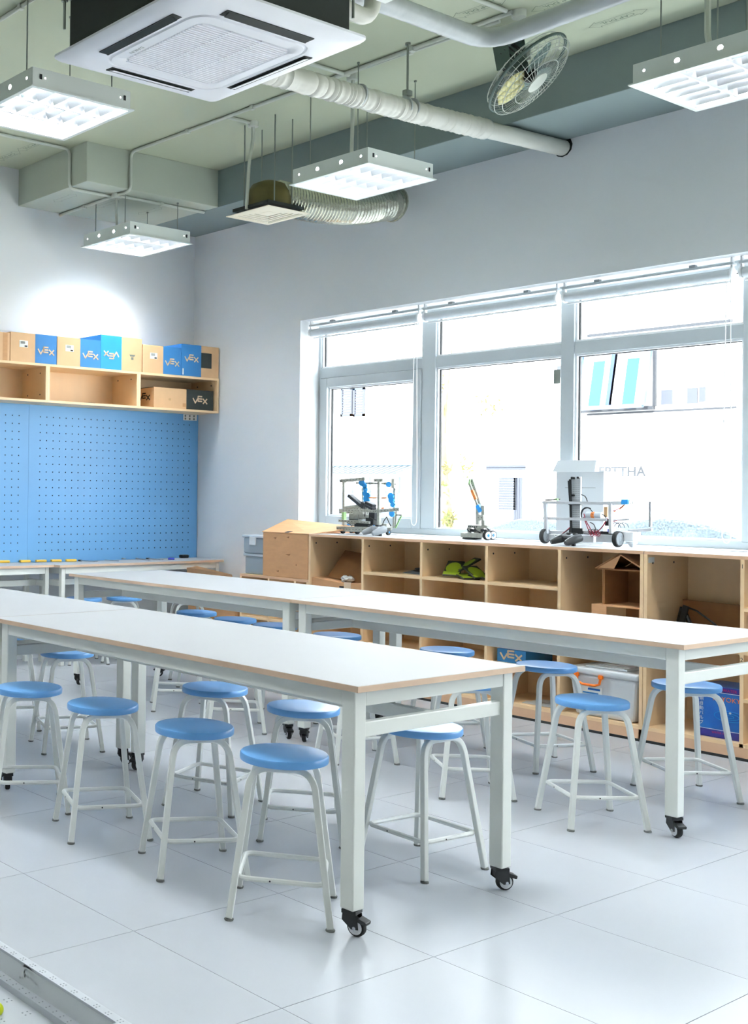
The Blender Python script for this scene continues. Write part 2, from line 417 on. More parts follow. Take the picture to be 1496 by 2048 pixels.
# ================================================================== STOOLS
def make_stool():
    t = thing('stool', 'stool', 'stool'); H = .49; r = .137
    MB().lathe((0, 0, H-.026), (0, 0, 1), [(r-.006, 0), (r-.001, .002), (r, .006), (r, .020), (r-.003, .0245), (r-.009, .026), (r*.5, .0262), (.001, .0262)], 48).build('seat', 'seat_blue', t, smooth=True)
    fb, tp, zt = .150, .088, H-.034
    for sy in (-1, 1):
        pts = []
        def leg_pts(sx):
            a = Vector((sx*fb, sy*fb, .006)); b = Vector((sx*(tp+.012), sy*(tp+.010), zt-.055)); c = Vector((sx*(tp-.045), sy*tp, zt))
            ctl = Vector((sx*(tp+.002), sy*(tp+.002), zt-.002))
            out = [a]
            for k in range(1, 9):
                u = k/8; out.append(b*(1-u)**2 + ctl*2*u*(1-u) + c*u*u if k else b)
            return [a, b] + out[1:]
        L_ = leg_pts(-1); Rr = leg_pts(1)
        MB().tube(L_ + Rr[::-1], .0142, 4).build('leg_hoop', 'stool_white', t, bevel=.003)
        for sx in (-1, 1): MB().lathe((sx*fb, sy*fb, 0), (0, 0, 1), [(.0135, 0), (.0145, .003), (.0138, .006)], 10).build('foot_cap', 'grey_rubber', t)
    s_ = .128; rc = .028; zr = .125; pts = []
    for cx, cy, a0 in ((s_-rc, s_-rc, 0), (-s_+rc, s_-rc, 90), (-s_+rc, -s_+rc, 180), (s_-rc, -s_+rc, 270)):
        for k in range(5): a = R(a0+k*22.5); pts.append((cx+rc*math.cos(a), cy+rc*math.sin(a), zr))
    MB().tube(pts, .0085, 8, closed=True).build('footrest', 'stool_white', t, smooth=True)
    mb = MB()
    for k in range(4):
        a = R(90*k); mb.lathe((math.cos(a)*(s_+.0075)+math.sin(a)*.03, math.sin(a)*(s_+.0075)-math.cos(a)*.03, zr), (math.cos(a), math.sin(a), 0), [(.0028, 0), (.0028, .0012)], 8)
    for p in range(0): pass
    tag(mb.build('rivets', 'print_black', t), kind='stuff')
    return t
STOOLS = [
 (2.655, 2.568, -49.6, 'blue round stool closest to the camera, in front of the nearest table leg'),
 (2.690, 3.030, -27, 'blue round stool second from the front along the near table'),
 (2.666, 3.530, -23.6, 'blue round stool third from the front along the near table'),
 (2.620, 3.975, -28, 'blue round stool at the left edge, fourth along the near table'),
 (3.395, 2.620, -4, 'blue round stool under the right end of the nearest table'),
 (3.300, 3.095, -48, 'blue round stool half hidden behind the nearest table, left of its corner leg'),
 (3.298, 3.590, -68, 'blue round stool under the far side of the nearest table, behind the second front stool'),
 (3.375, 4.775, -21, 'blue round stool behind the leg pair at the left, only its underside showing'),
 (3.411, 5.360, -30, 'blue round stool at the far left, a sliver of seat beside the table leg'),
 (4.430, 2.600, -34, 'blue round stool standing free in the aisle before the right table leg'),
 (4.395, 3.150, -38, 'blue round stool mostly hidden behind the nearest table corner in the aisle'),
 (4.470, 3.840, -30, 'stool in the aisle hidden behind the nearest tabletop, footrest showing beyond its front leg'),
 (4.450, 4.680, -40, 'stool in the aisle whose white footrest shows beneath the nearest tabletop'),
 (4.560, 5.290, -38, 'stool in the aisle farthest left, legs showing by the leg pair'),
 (5.180, 2.607, -33, 'blue round stool under the right table, in front of the blue water box'),
 (5.140, 3.250, -24, 'blue round stool against the shelves, left of the white storage tub'),
 (5.165, 3.835, -30, 'blue round stool on the window side of the right table, behind the nearest tabletop'),
 (5.133, 4.560, -35, 'blue round stool at the table joint of the far row, right of the leg pair'),
 (5.170, 5.090, -20, 'blue round stool of the far row, cut by the table leg left of the joint'),
 (5.180, 5.455, -48, 'blue round stool of the far row, second from the cardboard carton'),
 (5.240, 5.895, -30, 'blue round stool of the far row, beside the standing cardboard carton'),
 (5.141, 7.060, -20, 'blue round stool tucked under the bench below the pegboard, left of table leg'),
 (5.469, 6.985, -42, 'blue round stool by the pegboard bench, its white leg arch seen under the far table'),
 (5.82, 6.65, -30, 'blue round stool left of the standing cardboard carton, a corner of seat showing'),
]
proto = make_stool()
for i, (x, y, a, lab) in enumerate(STOOLS):
    o = proto if i == 0 else copy_tree(proto)
    o.location = (x, y, 0); o.rotation_euler = (0, 0, R(a)); tag(o, lab, 'stool', 'blue round stools')

# ================================================================== WINDOW SHELVES
XC, XD, BT = 6.085, 6.515, .018
ZB, ZM, ZTOP = .083, .544, 1.018
def cabinet(name, label, ys, shelves, ztop=ZTOP, zmid=ZM, top='counter_white'):
    """ys: divider centre lines from left to right in the photo (descending y); shelves: per bay list of heights"""
    t = thing(name, label, 'shelf unit', (XC, (ys[0]+ys[-1])/2, 0), 'shelf units along the window wall')
    y1, y0 = ys[0], ys[-1]
    B((XC+.002, y0, ztop-BT), (XW-.003, y1, ztop)).build('top_panel', top, t)
    B((XC, y0, ztop-BT), (XC+.002, y1, ztop-.0008)).build('top_edge', 'wood_edge', t)
    B((XD-.008, y0+BT, ZB), (XD, y1-BT, ztop-BT)).build('back_panel', 'wood', t)
    B((XC, y0, .014), (XC+.018, y1, ZB-BT)).build('plinth', 'wood_edge', t)
    B((XC-.003, y0, 0), (XC+.02, y1, .014)).build('plinth_gap_shade', 'black_plastic', t)  # black strip painted in for the shade of the gap under the plinth
    B((XC, y0+BT, ZB-BT), (XD-.008, y1-BT, ZB)).build('bottom_panel', 'wood', t)
    for k, y in enumerate(ys):
        if k == 0: a, b = y-BT, y
        elif k == len(ys)-1: a, b = y, y+BT
        else: a, b = y-BT/2, y+BT/2
        B((XC, a, ZB-BT if 0 < k < len(ys)-1 else .014), (XD-.008, b, ztop-BT)).build('side_panel' if k in (0, len(ys)-1) else 'divider', 'wood', t)
    for k in range(len(ys)-1):
        a = ys[k+1]+(BT if k == len(ys)-2 else BT/2); b = ys[k]-(BT if k == 0 else BT/2)
        for z in ([zmid] if zmid else []) + list(shelves[k]):
            B((XC+.001, a, z-BT), (XD-.008, b, z)).build('shelf', 'wood', t)
        for dx in (.055, .27):                # dark screw caps on the left side of every bay
            p = (XC+dx, b+.0002, ztop-.065)
            MB().lathe(p, (0, -1, 0), [(.006, 0), (.006, .001)], 10).build('screw_cap', 'black_plastic', t)
    return t
cabinet('shelf_unit', 'light wood open shelf unit of five bays under the window, robots on top', [5.672, 5.191, 4.718, 4.245, 3.773, 3.292], [[], [.783, .307], [.783, .307], [.785, .307], []])
cu2 = cabinet('shelf_unit', 'light wood open shelf unit cut by the right edge, holding the blue water box', [3.289, 2.795, 2.29, 1.80], [[], [.76, .307], [.76, .307]])
cabinet('shelf_unit', 'low light wood shelf unit carrying the big carton and clear tubs', [6.36, 6.06, 5.80, 5.673], [[], [], []], ztop=.691, zmid=.38, top='wood')
# hand-written numbers on the second unit's divider and its small sticker
text_mb('1', .03, (XC-.0005, 2.795, .965), (0, -1, 0), (0, 0, 1)).build('number_mark', 'print_black', cu2)
text_mb('2', .03, (XC-.0005, 2.795, .50), (0, -1, 0), (0, 0, 1)).build('number_mark', 'print_black', cu2)
B((XC+.01, 3.2706, .955), (XC+.07, 3.2712, .985)).build('sticker', 'print_white', cu2)

# ---- big open carton on the low unit
c = thing('cardboard_box', 'large worn brown cardboard carton with a lifted flap on the low shelf', 'box', (6.27, 5.9, .691))
B((6.09, 5.682, .692), (6.50, 6.128, 1.012)).build('body', 'cardboard', c, bevel=.004)
MB().prism([(6.088, 5.66, 1.012), (6.088, 6.135, 1.012), (6.47, 6.25, 1.098), (6.48, 6.0, 1.085), (6.47, 5.50, 1.062)], (0, 0, .005)).build('lifted_flap', 'cardboard', c)
MB().prism([(6.50, 5.69, 1.012), (6.50, 6.12, 1.012), (6.62, 5.95, 1.045), (6.66, 5.46, 1.05)], (0, 0, .004)).build('rear_flap', 'cardboard_dark', c)
for y, z, l in [(6.02, .975, .03), (5.89, .985, .028), (5.90, .86, .05), (5.99, .735, .03), (5.80, .79, .012)]:
    MB().prism([(6.0885, y, z), (6.0885, y-l, z+.006), (6.0885, y-l*.8, z-.008)], (-.0012, 0, 0)).build('tear', 'cardboard_dark', c)
MB().prism([(6.088, 5.92, 1.014), (6.088, 5.87, 1.018), (6.12, 5.86, 1.028), (6.12, 5.91, 1.026)], (0, 0, .0015)).build('torn_hole', 'print_black', c)
# ---- clear tubs
for k, (z0, z1, lab, o) in enumerate([(.692, .845, 'pale blue clear plastic tub, lower of two, left of the big carton', 0), (.846, .985, 'clear plastic tub with white latch, stacked upper, left of the big carton', .008)]):
    t = thing('plastic_tub', lab, 'tub', (6.3, 6.24, z0), 'stacked clear tubs')
    MB().prism([(6.12-o, 6.345+o, z0), (6.12-o, 6.14, z0), (6.40, 6.14, z0), (6.40, 6.345+o, z0)], (0, 0, z1-z0-.02)).build('body', 'clear_plastic', t, bevel=.01)
    B((6.11-o, 6.138, z1-.02), (6.41, 6.355+o, z1)).build('rim', 'bin_clear', t, bevel=.006)
    if k: B((6.10-o, 6.21, z1-.075), (6.112-o, 6.275, z1-.012)).build('latch', 'white_plastic', t, bevel=.004)
    else: B((6.14, 6.145, z0+.02), (6.38, 6.32, z0+.06)).build('contents', 'robot_grey', t, bevel=.01)
# ---- standing carton left of low unit
c = thing('cardboard_box', 'tall brown cardboard carton standing on the floor left of the low shelf', 'box', (6.28, 6.66, 0))
B((6.06, 6.385, 0), (6.50, 6.92, .60)).build('body', 'cardboard', c, bevel=.004)
MB().prism([(6.058, 6.385, .60), (6.058, 6.92, .60), (6.03, 6.90, .702), (6.03, 6.78, .722), (6.03, 6.39, .682)], (-.005, 0, 0)).build('raised_flap', 'cardboard', c)
MB().prism([(6.06, 6.92, .60), (6.5, 6.92, .60), (6.45, 6.955, .55), (6.1, 6.955, .54)], (0, 0, .005)).build('side_flap', 'cardboard_dark', c)
# ---- bay 1: sagging carton, leaning board, wrap
c = thing('cardboard_box', 'squashed brown carton with crumpled wrap in the first shelf bay', 'box', (6.25, 5.43, ZM))
MB().prism([(6.10, 5.655, ZM), (6.10, 5.205, ZM), (6.10, 5.205, .70), (6.10, 5.36, .69), (6.10, 5.655, .715)], (.32, 0, 0)).build('body', 'cardboard', c, bevel=.003)
B((6.097, 5.36, .655), (6.0995, 5.40, .67)).build('print_mark', 'print_black', c); B((6.097, 5.37, .62), (6.0995, 5.40, .64)).build('print_mark', 'print_black', c)
B((6.0975, 5.30, .55), (6.0995, 5.36, .70)).build('tape', 'print_tan', c)
def crumple(c, size, seed):
    rnd = random.Random(seed); bm = bmesh.new(); bmesh.ops.create_icosphere(bm, subdivisions=3, radius=1); m = MB()
    for v in bm.verts: k = .62+.38*rnd.random(); m.v.append(Vector(c)+Vector((v.co.x*size[0]*k, v.co.y*size[1]*k, v.co.z*size[2]*k)))
    m.f = [tuple(v.index for v in f.verts) for f in bm.faces]; bm.free(); return m
crumple((6.16, 5.385, .715), (.05, .055, .03), 2).build('crumpled_wrap', 'poly', c)
bd = MB().prism([(6.20, 5.60, .715), (6.20, 5.29, .69), (6.38, 5.27, .865), (6.38, 5.60, .90)], (.006, 0, .001)).build('cardboard_sheet', 'cardboard_dark')
tag(bd, 'brown cardboard sheet leaning in the first shelf bay behind the squashed carton', 'sheet')
bw = crumple((6.25, 5.25, .735), (.07, .04, .035), 4)
tag(bw.build('plastic_wrap', 'poly'), 'crumpled clear plastic wrap beside the leaning cardboard sheet', 'wrap')
# ---- bay 2: folded dark bag
bg_ = thing('folded_bag', 'flat dark folded pouch lying on the second bay shelf', 'pouch', (6.33, 4.86, .783))
for k in range(3):
    MB().lathe((6.33, 4.85, .7835+.012*k), (0, 0, 1), [(.06, 0), (.105-.008*k, .004), (.1-.008*k, .010), (.05, .013)], 16).build('fold', 'bag_black', bg_)
MB().prism([(6.2, 4.95, .785), (6.19, 4.78, .785), (6.28, 4.80, .80), (6.28, 4.93, .80)], (0, 0, .004)).build('plastic_sleeve', 'clear_plastic', bg_)
# ---- bay 3: green and black pouches, a fanned pile
def pouch(x, y, z, rz, tilt, lab):
    t = thing('seed_pouch', lab, 'pouch', (x, y, z), 'green pouches on the third bay shelf')
    MB().obox((x, y, z), (.15, .105, .012)).build('body', 'bag_black', t, bevel=.004)
    p = []
    for k in range(14): a = 2*math.pi*k/14; p.append((x+.062*math.cos(a)*(.9), y+.046*math.sin(a), z+.0062))
    MB().prism(p, (0, 0, .001)).build('printed_oval', 'bag_green', t)
    MB().obox((x-.055, y, z+.0066), (.03, .10, .001)).build('green_band', 'bag_green', t)
    t.rotation_euler = (0, R(tilt), R(rz)); return t
pouch(6.20, 4.56, .840, 20, -34, 'green and black pouch leaning left, lowest and largest of the fanned pouches')
pouch(6.26, 4.50, .868, -35, -30, 'green and black pouch on top of the fanned pile')
pouch(6.20, 4.40, .826, 70, -26, 'green and black pouch fanned to the right, in the middle of the pile')
pouch(6.22, 4.36, .800, 85, -6, 'green and black pouch lying flat at the right end of the pile')
pouch(6.18, 4.45, .798, 60, -8, 'green and black pouch lying flat under the middle of the pile')
# ---- bay 4 lower: blue box, papers
b = thing('product_box', 'blue carton with white letters on the lower shelf behind a stool', 'box', (6.25, 4.13, .307), 'lettered cartons')
B((6.15, 4.02, .307), (6.42, 4.21, .385)).build('body', 'carton_blue', b); brandmark((6.1496, 4.115, .345), (0, -1, 0), (0, 0, 1), .15, 'print_tan', b)
for k, (y, lab) in enumerate([(3.98, 'crumpled grey leaflet at the bottom of the fourth bay, left one'), (3.89, 'crumpled grey leaflet at the bottom of the fourth bay, right one')]):
    pm = MB()
    for q in range(4):
        x0 = 6.13+.05*q; pm.quad((x0, y-.05, .087+.012*(q % 2)), (x0+.05, y-.05, .087+.012*((q+1) % 2)), (x0+.05, y+.05, .086+.006*((q+1) % 2)), (x0, y+.05, .086))
    o = pm.build('leaflet', 'paper'); md = o.modifiers.new('s', 'SOLIDIFY'); md.thickness = .0015; tag(o, lab, 'paper')
# ---- bay 5: cardboard house (upper) and white tub (lower)
h = thing('cardboard_house', 'handmade cardboard tower house with a pitched roof in the fifth bay', 'model house', (6.27, 3.42, ZM))
y0, y1 = 3.31, 3.56
B((6.16, y0, ZM), (6.165+.002, y0+.045, .70)).build('front_strip', 'cardboard', h); B((6.12, 3.515, ZM), (6.125, 3.60, .70)).build('front_strip', 'cardboard', h)
B((6.12, y0, .70), (6.42, 3.60, .708)).build('floor_sheet', 'cardboard', h)
B((6.16, y0, .708), (6.165, y0+.035, .90)).build('front_strip', 'cardboard', h)
B((6.16, y1-.012, .708), (6.42, y1, .90)).build('side_sheet', 'cardboard_dark', h); B((6.40, y0, .545), (6.41, y1, .90)).build('back_sheet', 'cardboard_dark', h)
B((6.14, y0-.0, .90), (6.42, y1+.02, .908)).build('floor_sheet', 'cardboard_dark', h)
MB().prism([(6.13, y1+.03, .908), (6.13, 3.45, .996), (6.13, 3.44, .990), (6.13, y1+.02, .905)], (.28, 0, 0)).build('roof_sheet', 'cardboard_dark', h)
MB().prism([(6.13, 3.45, .996), (6.13, y0-.005, .915), (6.13, y0+.005, .91), (6.13, 3.45, .989)], (.28, 0, 0)).build('roof_sheet', 'cardboard', h)
MB().prism([(6.40, y1, .908), (6.40, 3.45, .99), (6.40, y0, .91)], (.004, 0, 0)).build('gable', 'cardboard_dark', h)
MB().prism([(6.132, y1+.01, .91), (6.132, 3.45, .992), (6.132, 3.44, .992), (6.132, 3.48, .91)], (.004, 0, 0)).build('gable_strip', 'cardboard', h)
tb = thing('storage_tub', 'white lidded plastic storage tub with orange handle on the bottom shelf', 'storage tub', (6.25, 3.53, ZB))
mb = MB(); n = len(mb.v)
mb.prism([(6.115, 3.69, ZB), (6.115, 3.35, ZB), (6.48, 3.35, ZB), (6.48, 3.69, ZB)], (0, 0, .235))
for p in mb.v[4:]: p.x += -.02 if p.x < 6.3 else .01; p.y += .025 if p.y > 3.5 else -.025
mb.build('body', 'bin_white', tb, bevel=.02, seg=3)
B((6.08, 3.315, .315), (6.495, 3.725, .352)).build('lid', 'bin_lid', tb, bevel=.014, seg=3)
B((6.13, 3.40, .352), (6.44, 3.64, .362)).build('lid_plate', 'bin_lid', tb, bevel=.008)
for k in range(5): B((6.14+.055*k, 3.42, .362), (6.17+.055*k, 3.60, .367)).build('lid_rib', 'bin_white', tb, bevel=.003)
MB().tube([(6.083, 3.66, .312), (6.075, 3.655, .275), (6.073, 3.62, .262), (6.073, 3.55, .262), (6.075, 3.525, .272), (6.083, 3.52, .312)], .007, 8).build('handle', 'orange', tb, smooth=True)
for y in (3.66, 3.52): B((6.07, y-.012, .30), (6.09, y+.012, .322)).build('handle_pivot', 'orange', tb, bevel=.004)
B((6.0925, 3.52, .20), (6.094, 3.64, .25)).build('label', 'print_white', tb); B((6.0915, 3.53, .232), (6.0926, 3.60, .243)).build('label_print', 'water_blue', tb); B((6.0915, 3.54, .212), (6.0926, 3.63, .220)).build('label_print', 'carton_blue', tb)
# ---- bay 6: cardboard back board, black cables, blue tool box, water valve box
cb = MB().prism([(6.44, 3.265, ZM), (6.44, 2.81, ZM), (6.44, 2.81, .735), (6.44, 3.0, .742), (6.44, 3.265, .748)], (.006, 0, 0)).build('cardboard_sheet', 'cardboard_dark')
tag(cb, 'dark brown cardboard sheet against the back of the sixth bay', 'sheet')
ck = thing('cable_bundle', 'tangled black cables and strap lying above the blue tool box', 'cable', (6.35, 3.0, .6))
MB().tube([(6.36, 3.25, .62), (6.34, 3.22, .71), (6.33, 3.2, .70), (6.32, 3.15, .60), (6.31, 3.08, .615), (6.30, 2.98, .61), (6.3, 2.85, .62)], .010, 6).build('strap', 'black_plastic', ck)
MB().tube([(6.36, 3.22, .72), (6.34, 3.14, .70), (6.32, 3.05, .65), (6.31, 2.98, .60), (6.30, 2.93, .585), (6.31, 2.86, .63), (6.32, 2.82, .65)], .005, 6).build('cable', 'black_plastic', ck)
MB().obox((6.32, 3.20, .66), (.02, .03, .13), Matrix.Rotation(R(12), 3, 'X')).build('plug_strip', 'black_plastic', ck, bevel=.004)
MB().obox((6.3, 2.88, .60), (.05, .07, .03)).build('adapter', 'black_plastic', ck, bevel=.006)
b = thing('tool_box_carton', 'dark blue tool carton with round emblem and magenta print in the sixth bay', 'box', (6.25, 3.02, ZM))
B((6.14, 2.81, ZM+.001), (6.36, 3.235, .60)).build('body', 'blue_dark', b, bevel=.002)
MB().lathe((6.1396, 3.20, .583), (-1, 0, 0), [(.024, 0), (.024, .001), (.020, .001), (.020, .0004)], 20).build('emblem_ring', 'print_white', b)
MB().lathe((6.1396, 3.20, .583), (-1, 0, 0), [(.0185, 0), (.0185, .0012)], 20).build('emblem_field', 'blue_dark', b)
strokes([[(-.008, -.012), (-.008, .012)], [(.008, -.012), (.008, .012)], [(-.008, 0), (.008, 0)]], (6.138, 3.20, .583), (0, -1, 0), (0, 0, 1), .003, .0006).build('emblem_bars', 'print_white', b)
B((6.1385, 2.99, .545), (6.1398, 3.15, .585)).build('magenta_print', 'magenta', b); MB().lathe((6.1388, 3.07, .59), (-1, 0, 0), [(.022, 0), (.02, .0012)], 12).build('hand_print', 'print_tan', b)
b = thing('water_valve_box', 'blue water valve carton with orange brand lettering on the bottom shelf', 'box', (6.25, 2.92, ZB))
B((6.13, 2.80, ZB+.001), (6.36, 3.03, .345)).build('body', 'water_blue', b, bevel=.002)
UY, VZ, XF = (0, -1, 0), (0, 0, 1), 6.1295
B((XF-.0006, 2.802, .318), (XF, 3.028, .344)).build('top_band', 'water_navy', b); B((XF-.0006, 2.802, ZB+.002), (XF, 3.028, .122)).build('bottom_band', 'water_navy', b)
B((XF-.001, 2.802, .314), (XF, 3.028, .3165)).build('white_rule', 'print_white', b); B((XF-.001, 2.802, .124), (XF, 3.028, .1265)).build('white_rule', 'print_white', b)
text_mb('TOYOKY', .034, (XF-.001, 2.888, .283), UY, VZ).build('lettering', 'orange', b)
text_mb('AUTO WATER', .02, (XF-.001, 2.90, .329), UY, VZ).build('lettering', 'magenta', b)
text_mb('WATER VALVE', .014, (XF-.001, 2.91, .11), UY, VZ).build('lettering', 'magenta', b)
for k, chx in enumerate('金銅自動バルブ'): text_mb(chx, .022, (XF-.001, 3.008, .298-.0245*k), UY, VZ).build('lettering', 'print_white', b)
for r_ in (.02, .045, .075):
    pts = [(XF-.0008, 2.87+r_*math.cos(2*math.pi*k/24), .20+r_*.35*math.sin(2*math.pi*k/24)) for k in range(24)]
    MB().tube(pts, .0014, 4, closed=True).build('ripple_print', 'carton_cyan', b)
MB().lathe((XF-.0002, 2.868, .218), (-1, 0, 0), [(.006, 0), (.005, .001)], 10).build('drop_print', 'print_white', b)

# ================================================================== PEGBOARD WALL
YF = 7.355
PBX = [(3.6, 4.813), (4.815, 6.532)]
holes0x, holes0z, ph = 4.919, 1.867, .0606
for k, (x0, x1) in enumerate(PBX):
    t = thing('pegboard', ['blue perforated pegboard panel cut by the left edge', 'blue perforated pegboard panel in the room corner'][k], 'pegboard', ((x0+x1)/2, YF, .7), 'blue pegboard panels')
    z0, z1 = .70, 1.957
    xs = [holes0x+ph*i for i in range(26)] if k else [4.724-ph*i for i in range(18)][::-1]
    zs = [holes0z-ph*j for j in range(18)][::-1]; hs = .0042
    def ticks(c, a, b): return sorted([a, b] + [q for v_ in c for q in (v_-hs, v_+hs)])
    tx, tz = ticks(xs, x0, x1), ticks(zs, z0, z1)
    mb = MB()
    for iz in range(len(tz)-1):
        if iz % 2 == 0: mb.quad((x0, YF, tz[iz]), (x1, YF, tz[iz]), (x1, YF, tz[iz+1]), (x0, YF, tz[iz+1]))
        else:
            for ix in range(0, len(tx)-1, 2): mb.quad((tx[ix], YF, tz[iz]), (tx[ix+1], YF, tz[iz]), (tx[ix+1], YF, tz[iz+1]), (tx[ix], YF, tz[iz+1]))
    mb.build('perforated_face', 'pegboard_blue', t)
    B((x0, YF+.006, z0), (x1, YF+.07, z1)).build('backing', 'dark_hole', t)
    m2 = MB(); m2.box((x0, YF+.0005, z0), (x0+.002, YF+.069, z1)); m2.box((x1-.002, YF+.0005, z0), (x1, YF+.069, z1)); m2.build('edge_trim', 'pegboard_blue', t)
sl = thing('sticker_sheet', 'white sheet of small printed icons at the top right of the pegboard', 'sheet', (6.44, YF-.002, 1.93))
B((6.365, YF-.003, 1.905), (6.515, YF-.001, 1.956)).build('sheet', 'print_white', sl)
for i in range(3):
    for j in range(2): B((6.378+.048*i, YF-.0036, 1.910+.024*j), (6.394+.048*i, YF-.003, 1.927+.024*j)).build('icon', 'print_grey', sl)
# ---- wall shelf units above
UF, UZ0, UZ1 = 7.095, 1.957, 2.245
for k, (x0, x1, lab) in enumerate([(3.94, 4.8075, 'light wood wall shelf above the pegboard, cut by the left edge'), (4.8085, 5.6755, 'light wood wall shelf above the pegboard, empty middle one'), (5.6765, 6.525, 'light wood wall shelf above the pegboard holding the black and tan carton')]):
    t = thing('wall_shelf', lab, 'wall shelf', ((x0+x1)/2, UF, UZ0), 'wall shelves above the pegboard')
    B((x0, UF, UZ1-BT), (x1, YP-.002, UZ1)).build('top_panel', 'wood', t); B((x0, UF, UZ0), (x1, YP-.002, UZ0+BT)).build('bottom_panel', 'wood', t)
    B((x0, UF, UZ0+BT), (x0+BT, YP-.002, UZ1-BT)).build('side_panel', 'wood', t); B((x1-BT, UF, UZ0+BT), (x1, YP-.002, UZ1-BT)).build('side_panel', 'wood', t)
    B((x0+BT, YP-.012, UZ0+BT), (x1-BT, YP-.003, UZ1-BT)).build('back_panel', 'wood', t)
    for yy in (7.17, 7.34):
        for zz in ((2.02, 2.18) if k == 0 else (2.19,)): MB().lathe((x1-BT-.0003, yy, zz), (-1, 0, 0), [(.006, 0), (.006, .001)], 10).build('screw_cap', 'black_plastic', t)
pz = B((5.20, 7.16, UZ0+BT), (5.30, 7.2, UZ0+BT+.008)).build('flat_case', 'black_plastic', bevel=.003); tag(pz, 'small flat black case lying in the empty middle wall shelf', 'case')
# ---- lettered cartons on the wall shelves
def lettered_box(x0, x1, h, lab, style, y0=7.10, y1=7.40, z0=UZ1):
    t = thing('product_box', lab, 'box', ((x0+x1)/2, y0, z0), 'lettered cartons')
    U, V = (1, 0, 0), (0, 0, 1); z1 = z0+h; w_ = x1-x0; e = .0008
    B((x0, y0, z0), (x1, y1, z1)).build('body', 'carton_tan', t, bevel=.002)
    def label(cx, cz, s_=.075):
        B((cx-s_/2, y0-.0016, cz-s_*.33), (cx+s_/2, y0-.0008, cz+s_*.33)).build('barcode_label', 'print_white', t)
        mb = MB()
        for q in range(9): mb.quad((cx-s_*.36+q*s_*.06, y0-.002, cz), (cx-s_*.36+q*s_*.06+s_*(.02+.02*(q % 2)), y0-.002, cz), (cx-s_*.36+q*s_*.06+s_*(.02+.02*(q % 2)), y0-.002, cz+s_*.26), (cx-s_*.36+q*s_*.06, y0-.002, cz+s_*.26))
        mb.quad((cx+s_*.1, y0-.002, cz-s_*.28), (cx+s_*.42, y0-.002, cz-s_*.28), (cx+s_*.42, y0-.002, cz-s_*.14), (cx+s_*.1, y0-.002, cz-s_*.14))
        tag(mb.build('barcode_print', 'print_black', t), kind='stuff')
    if style == 'right_blue':
        xm = x0+w_*.53
        mb = MB(); mb.box((xm, y0-e, z0+.001), (x1+e, y1+e, z1+e)); mb.build('blue_wrap', 'carton_blue', t)
        label(x0+w_*.28, z0+h*.62); brandmark((xm+(x1-xm)*.5, y0-.0015, z0+h*.42), U, V, .15, 'print_tan', t)
    elif style == 'left_blue_inverted':
        xm = x0+w_*.5
        B((x0-e, y0-e, z0+.001), (xm, y1+e, z1+e)).build('blue_wrap', 'carton_cyan', t); brandmark((x0+w_*.25, y0-.0015, z0+h*.45), (-1, 0, 0), (0, 0, -1), .15, 'print_tan', t)
        mb = MB(); cx = x0+w_*.76; cz = z0+h*.42
        mb.quad((cx-.03, y0-.001, cz+.02), (cx+.03, y0-.001, cz+.02), (cx+.02, y0-.001, cz+.005), (cx-.02, y0-.001, cz+.005)); mb.quad((cx-.012, y0-.001, cz), (cx+.012, y0-.001, cz), (cx+.012, y0-.001, cz-.02), (cx-.012, y0-.001, cz-.02)); tag(mb.build('grey_emblem', 'print_grey', t), kind='stuff')
    elif style == 'left_blue':
        xm = x0+w_*.52
        B((x0-e, y0-e, z0+.001), (xm, y1+e, z1+e)).build('blue_wrap', 'carton_blue', t); brandmark((x0+w_*.26, y0-.0015, z0+h*.55), U, V, .15, 'print_tan', t)
        B((xm, y0-.0016, z0+h*.3), (x0+w_*.8, y0-.0008, z0+h*.78)).build('black_square', 'carton_black', t); B((x0+.01, y0-.0016, z0+.01), (x0+.024, y0-.0008, z0+.06)).build('white_tag', 'print_white', t)
    elif style == 'right_black':
        xm = x0+w_*.54
        B((xm, y0-e, z0+.001), (x1+e, y1+e, z1+e)).build('black_wrap', 'carton_black', t); B((x0-e, y0+.01, z1-.004), (xm, y1-.01, z1+e)).build('dark_top', 'carton_black', t)
        brandmark((xm+(x1-xm)*.5, y0-.0015, z0+h*.48), U, V, .16, 'print_tan', t); brandmark((x0-.0015, y0+.12, z0+h*.52), (0, -1, 0), V, .15, 'print_black', t)
        text_mb('|||||', .02, (x0+w_*.26, y0-.001, z0+h*.45), U, V).build('fine_print', 'cardboard_dark', t); B((xm-.04, y0-.0006, z0+.02), (xm-.004, y0-.0001, z0+.05)).build('print_mark', 'cardboard', t)
    elif style == 'plain':
        B((x1-.06, y0-.0008, z0+.002), (x1-.02, y0-.0001, z1-.002)).build('tape_strip', 'cardboard', t)
    return t
lettered_box(4.10, 4.472, .205, 'plain tan carton on the wall shelves at the left edge', 'plain')
lettered_box(4.477, 4.887, .215, 'tan and blue lettered carton on the wall shelves, first from the left', 'right_blue')
lettered_box(4.893, 5.297, .215, 'tan and blue lettered carton on the wall shelves, left of the inverted box', 'right_blue')
lettered_box(5.301, 5.708, .262, 'taller carton with bright blue half and upside-down letters on the wall shelves', 'left_blue_inverted')
lettered_box(5.716, 6.113, .222, 'tan and blue lettered carton right of the upside-down one', 'right_blue')
lettered_box(6.119, 6.525, .258, 'blue carton with a black square on its tan half, in the room corner', 'left_blue')
lettered_box(5.855, 6.49, .165, 'long tan and black lettered carton inside the right wall shelf', 'right_black', 7.125, 7.40, UZ0+BT)
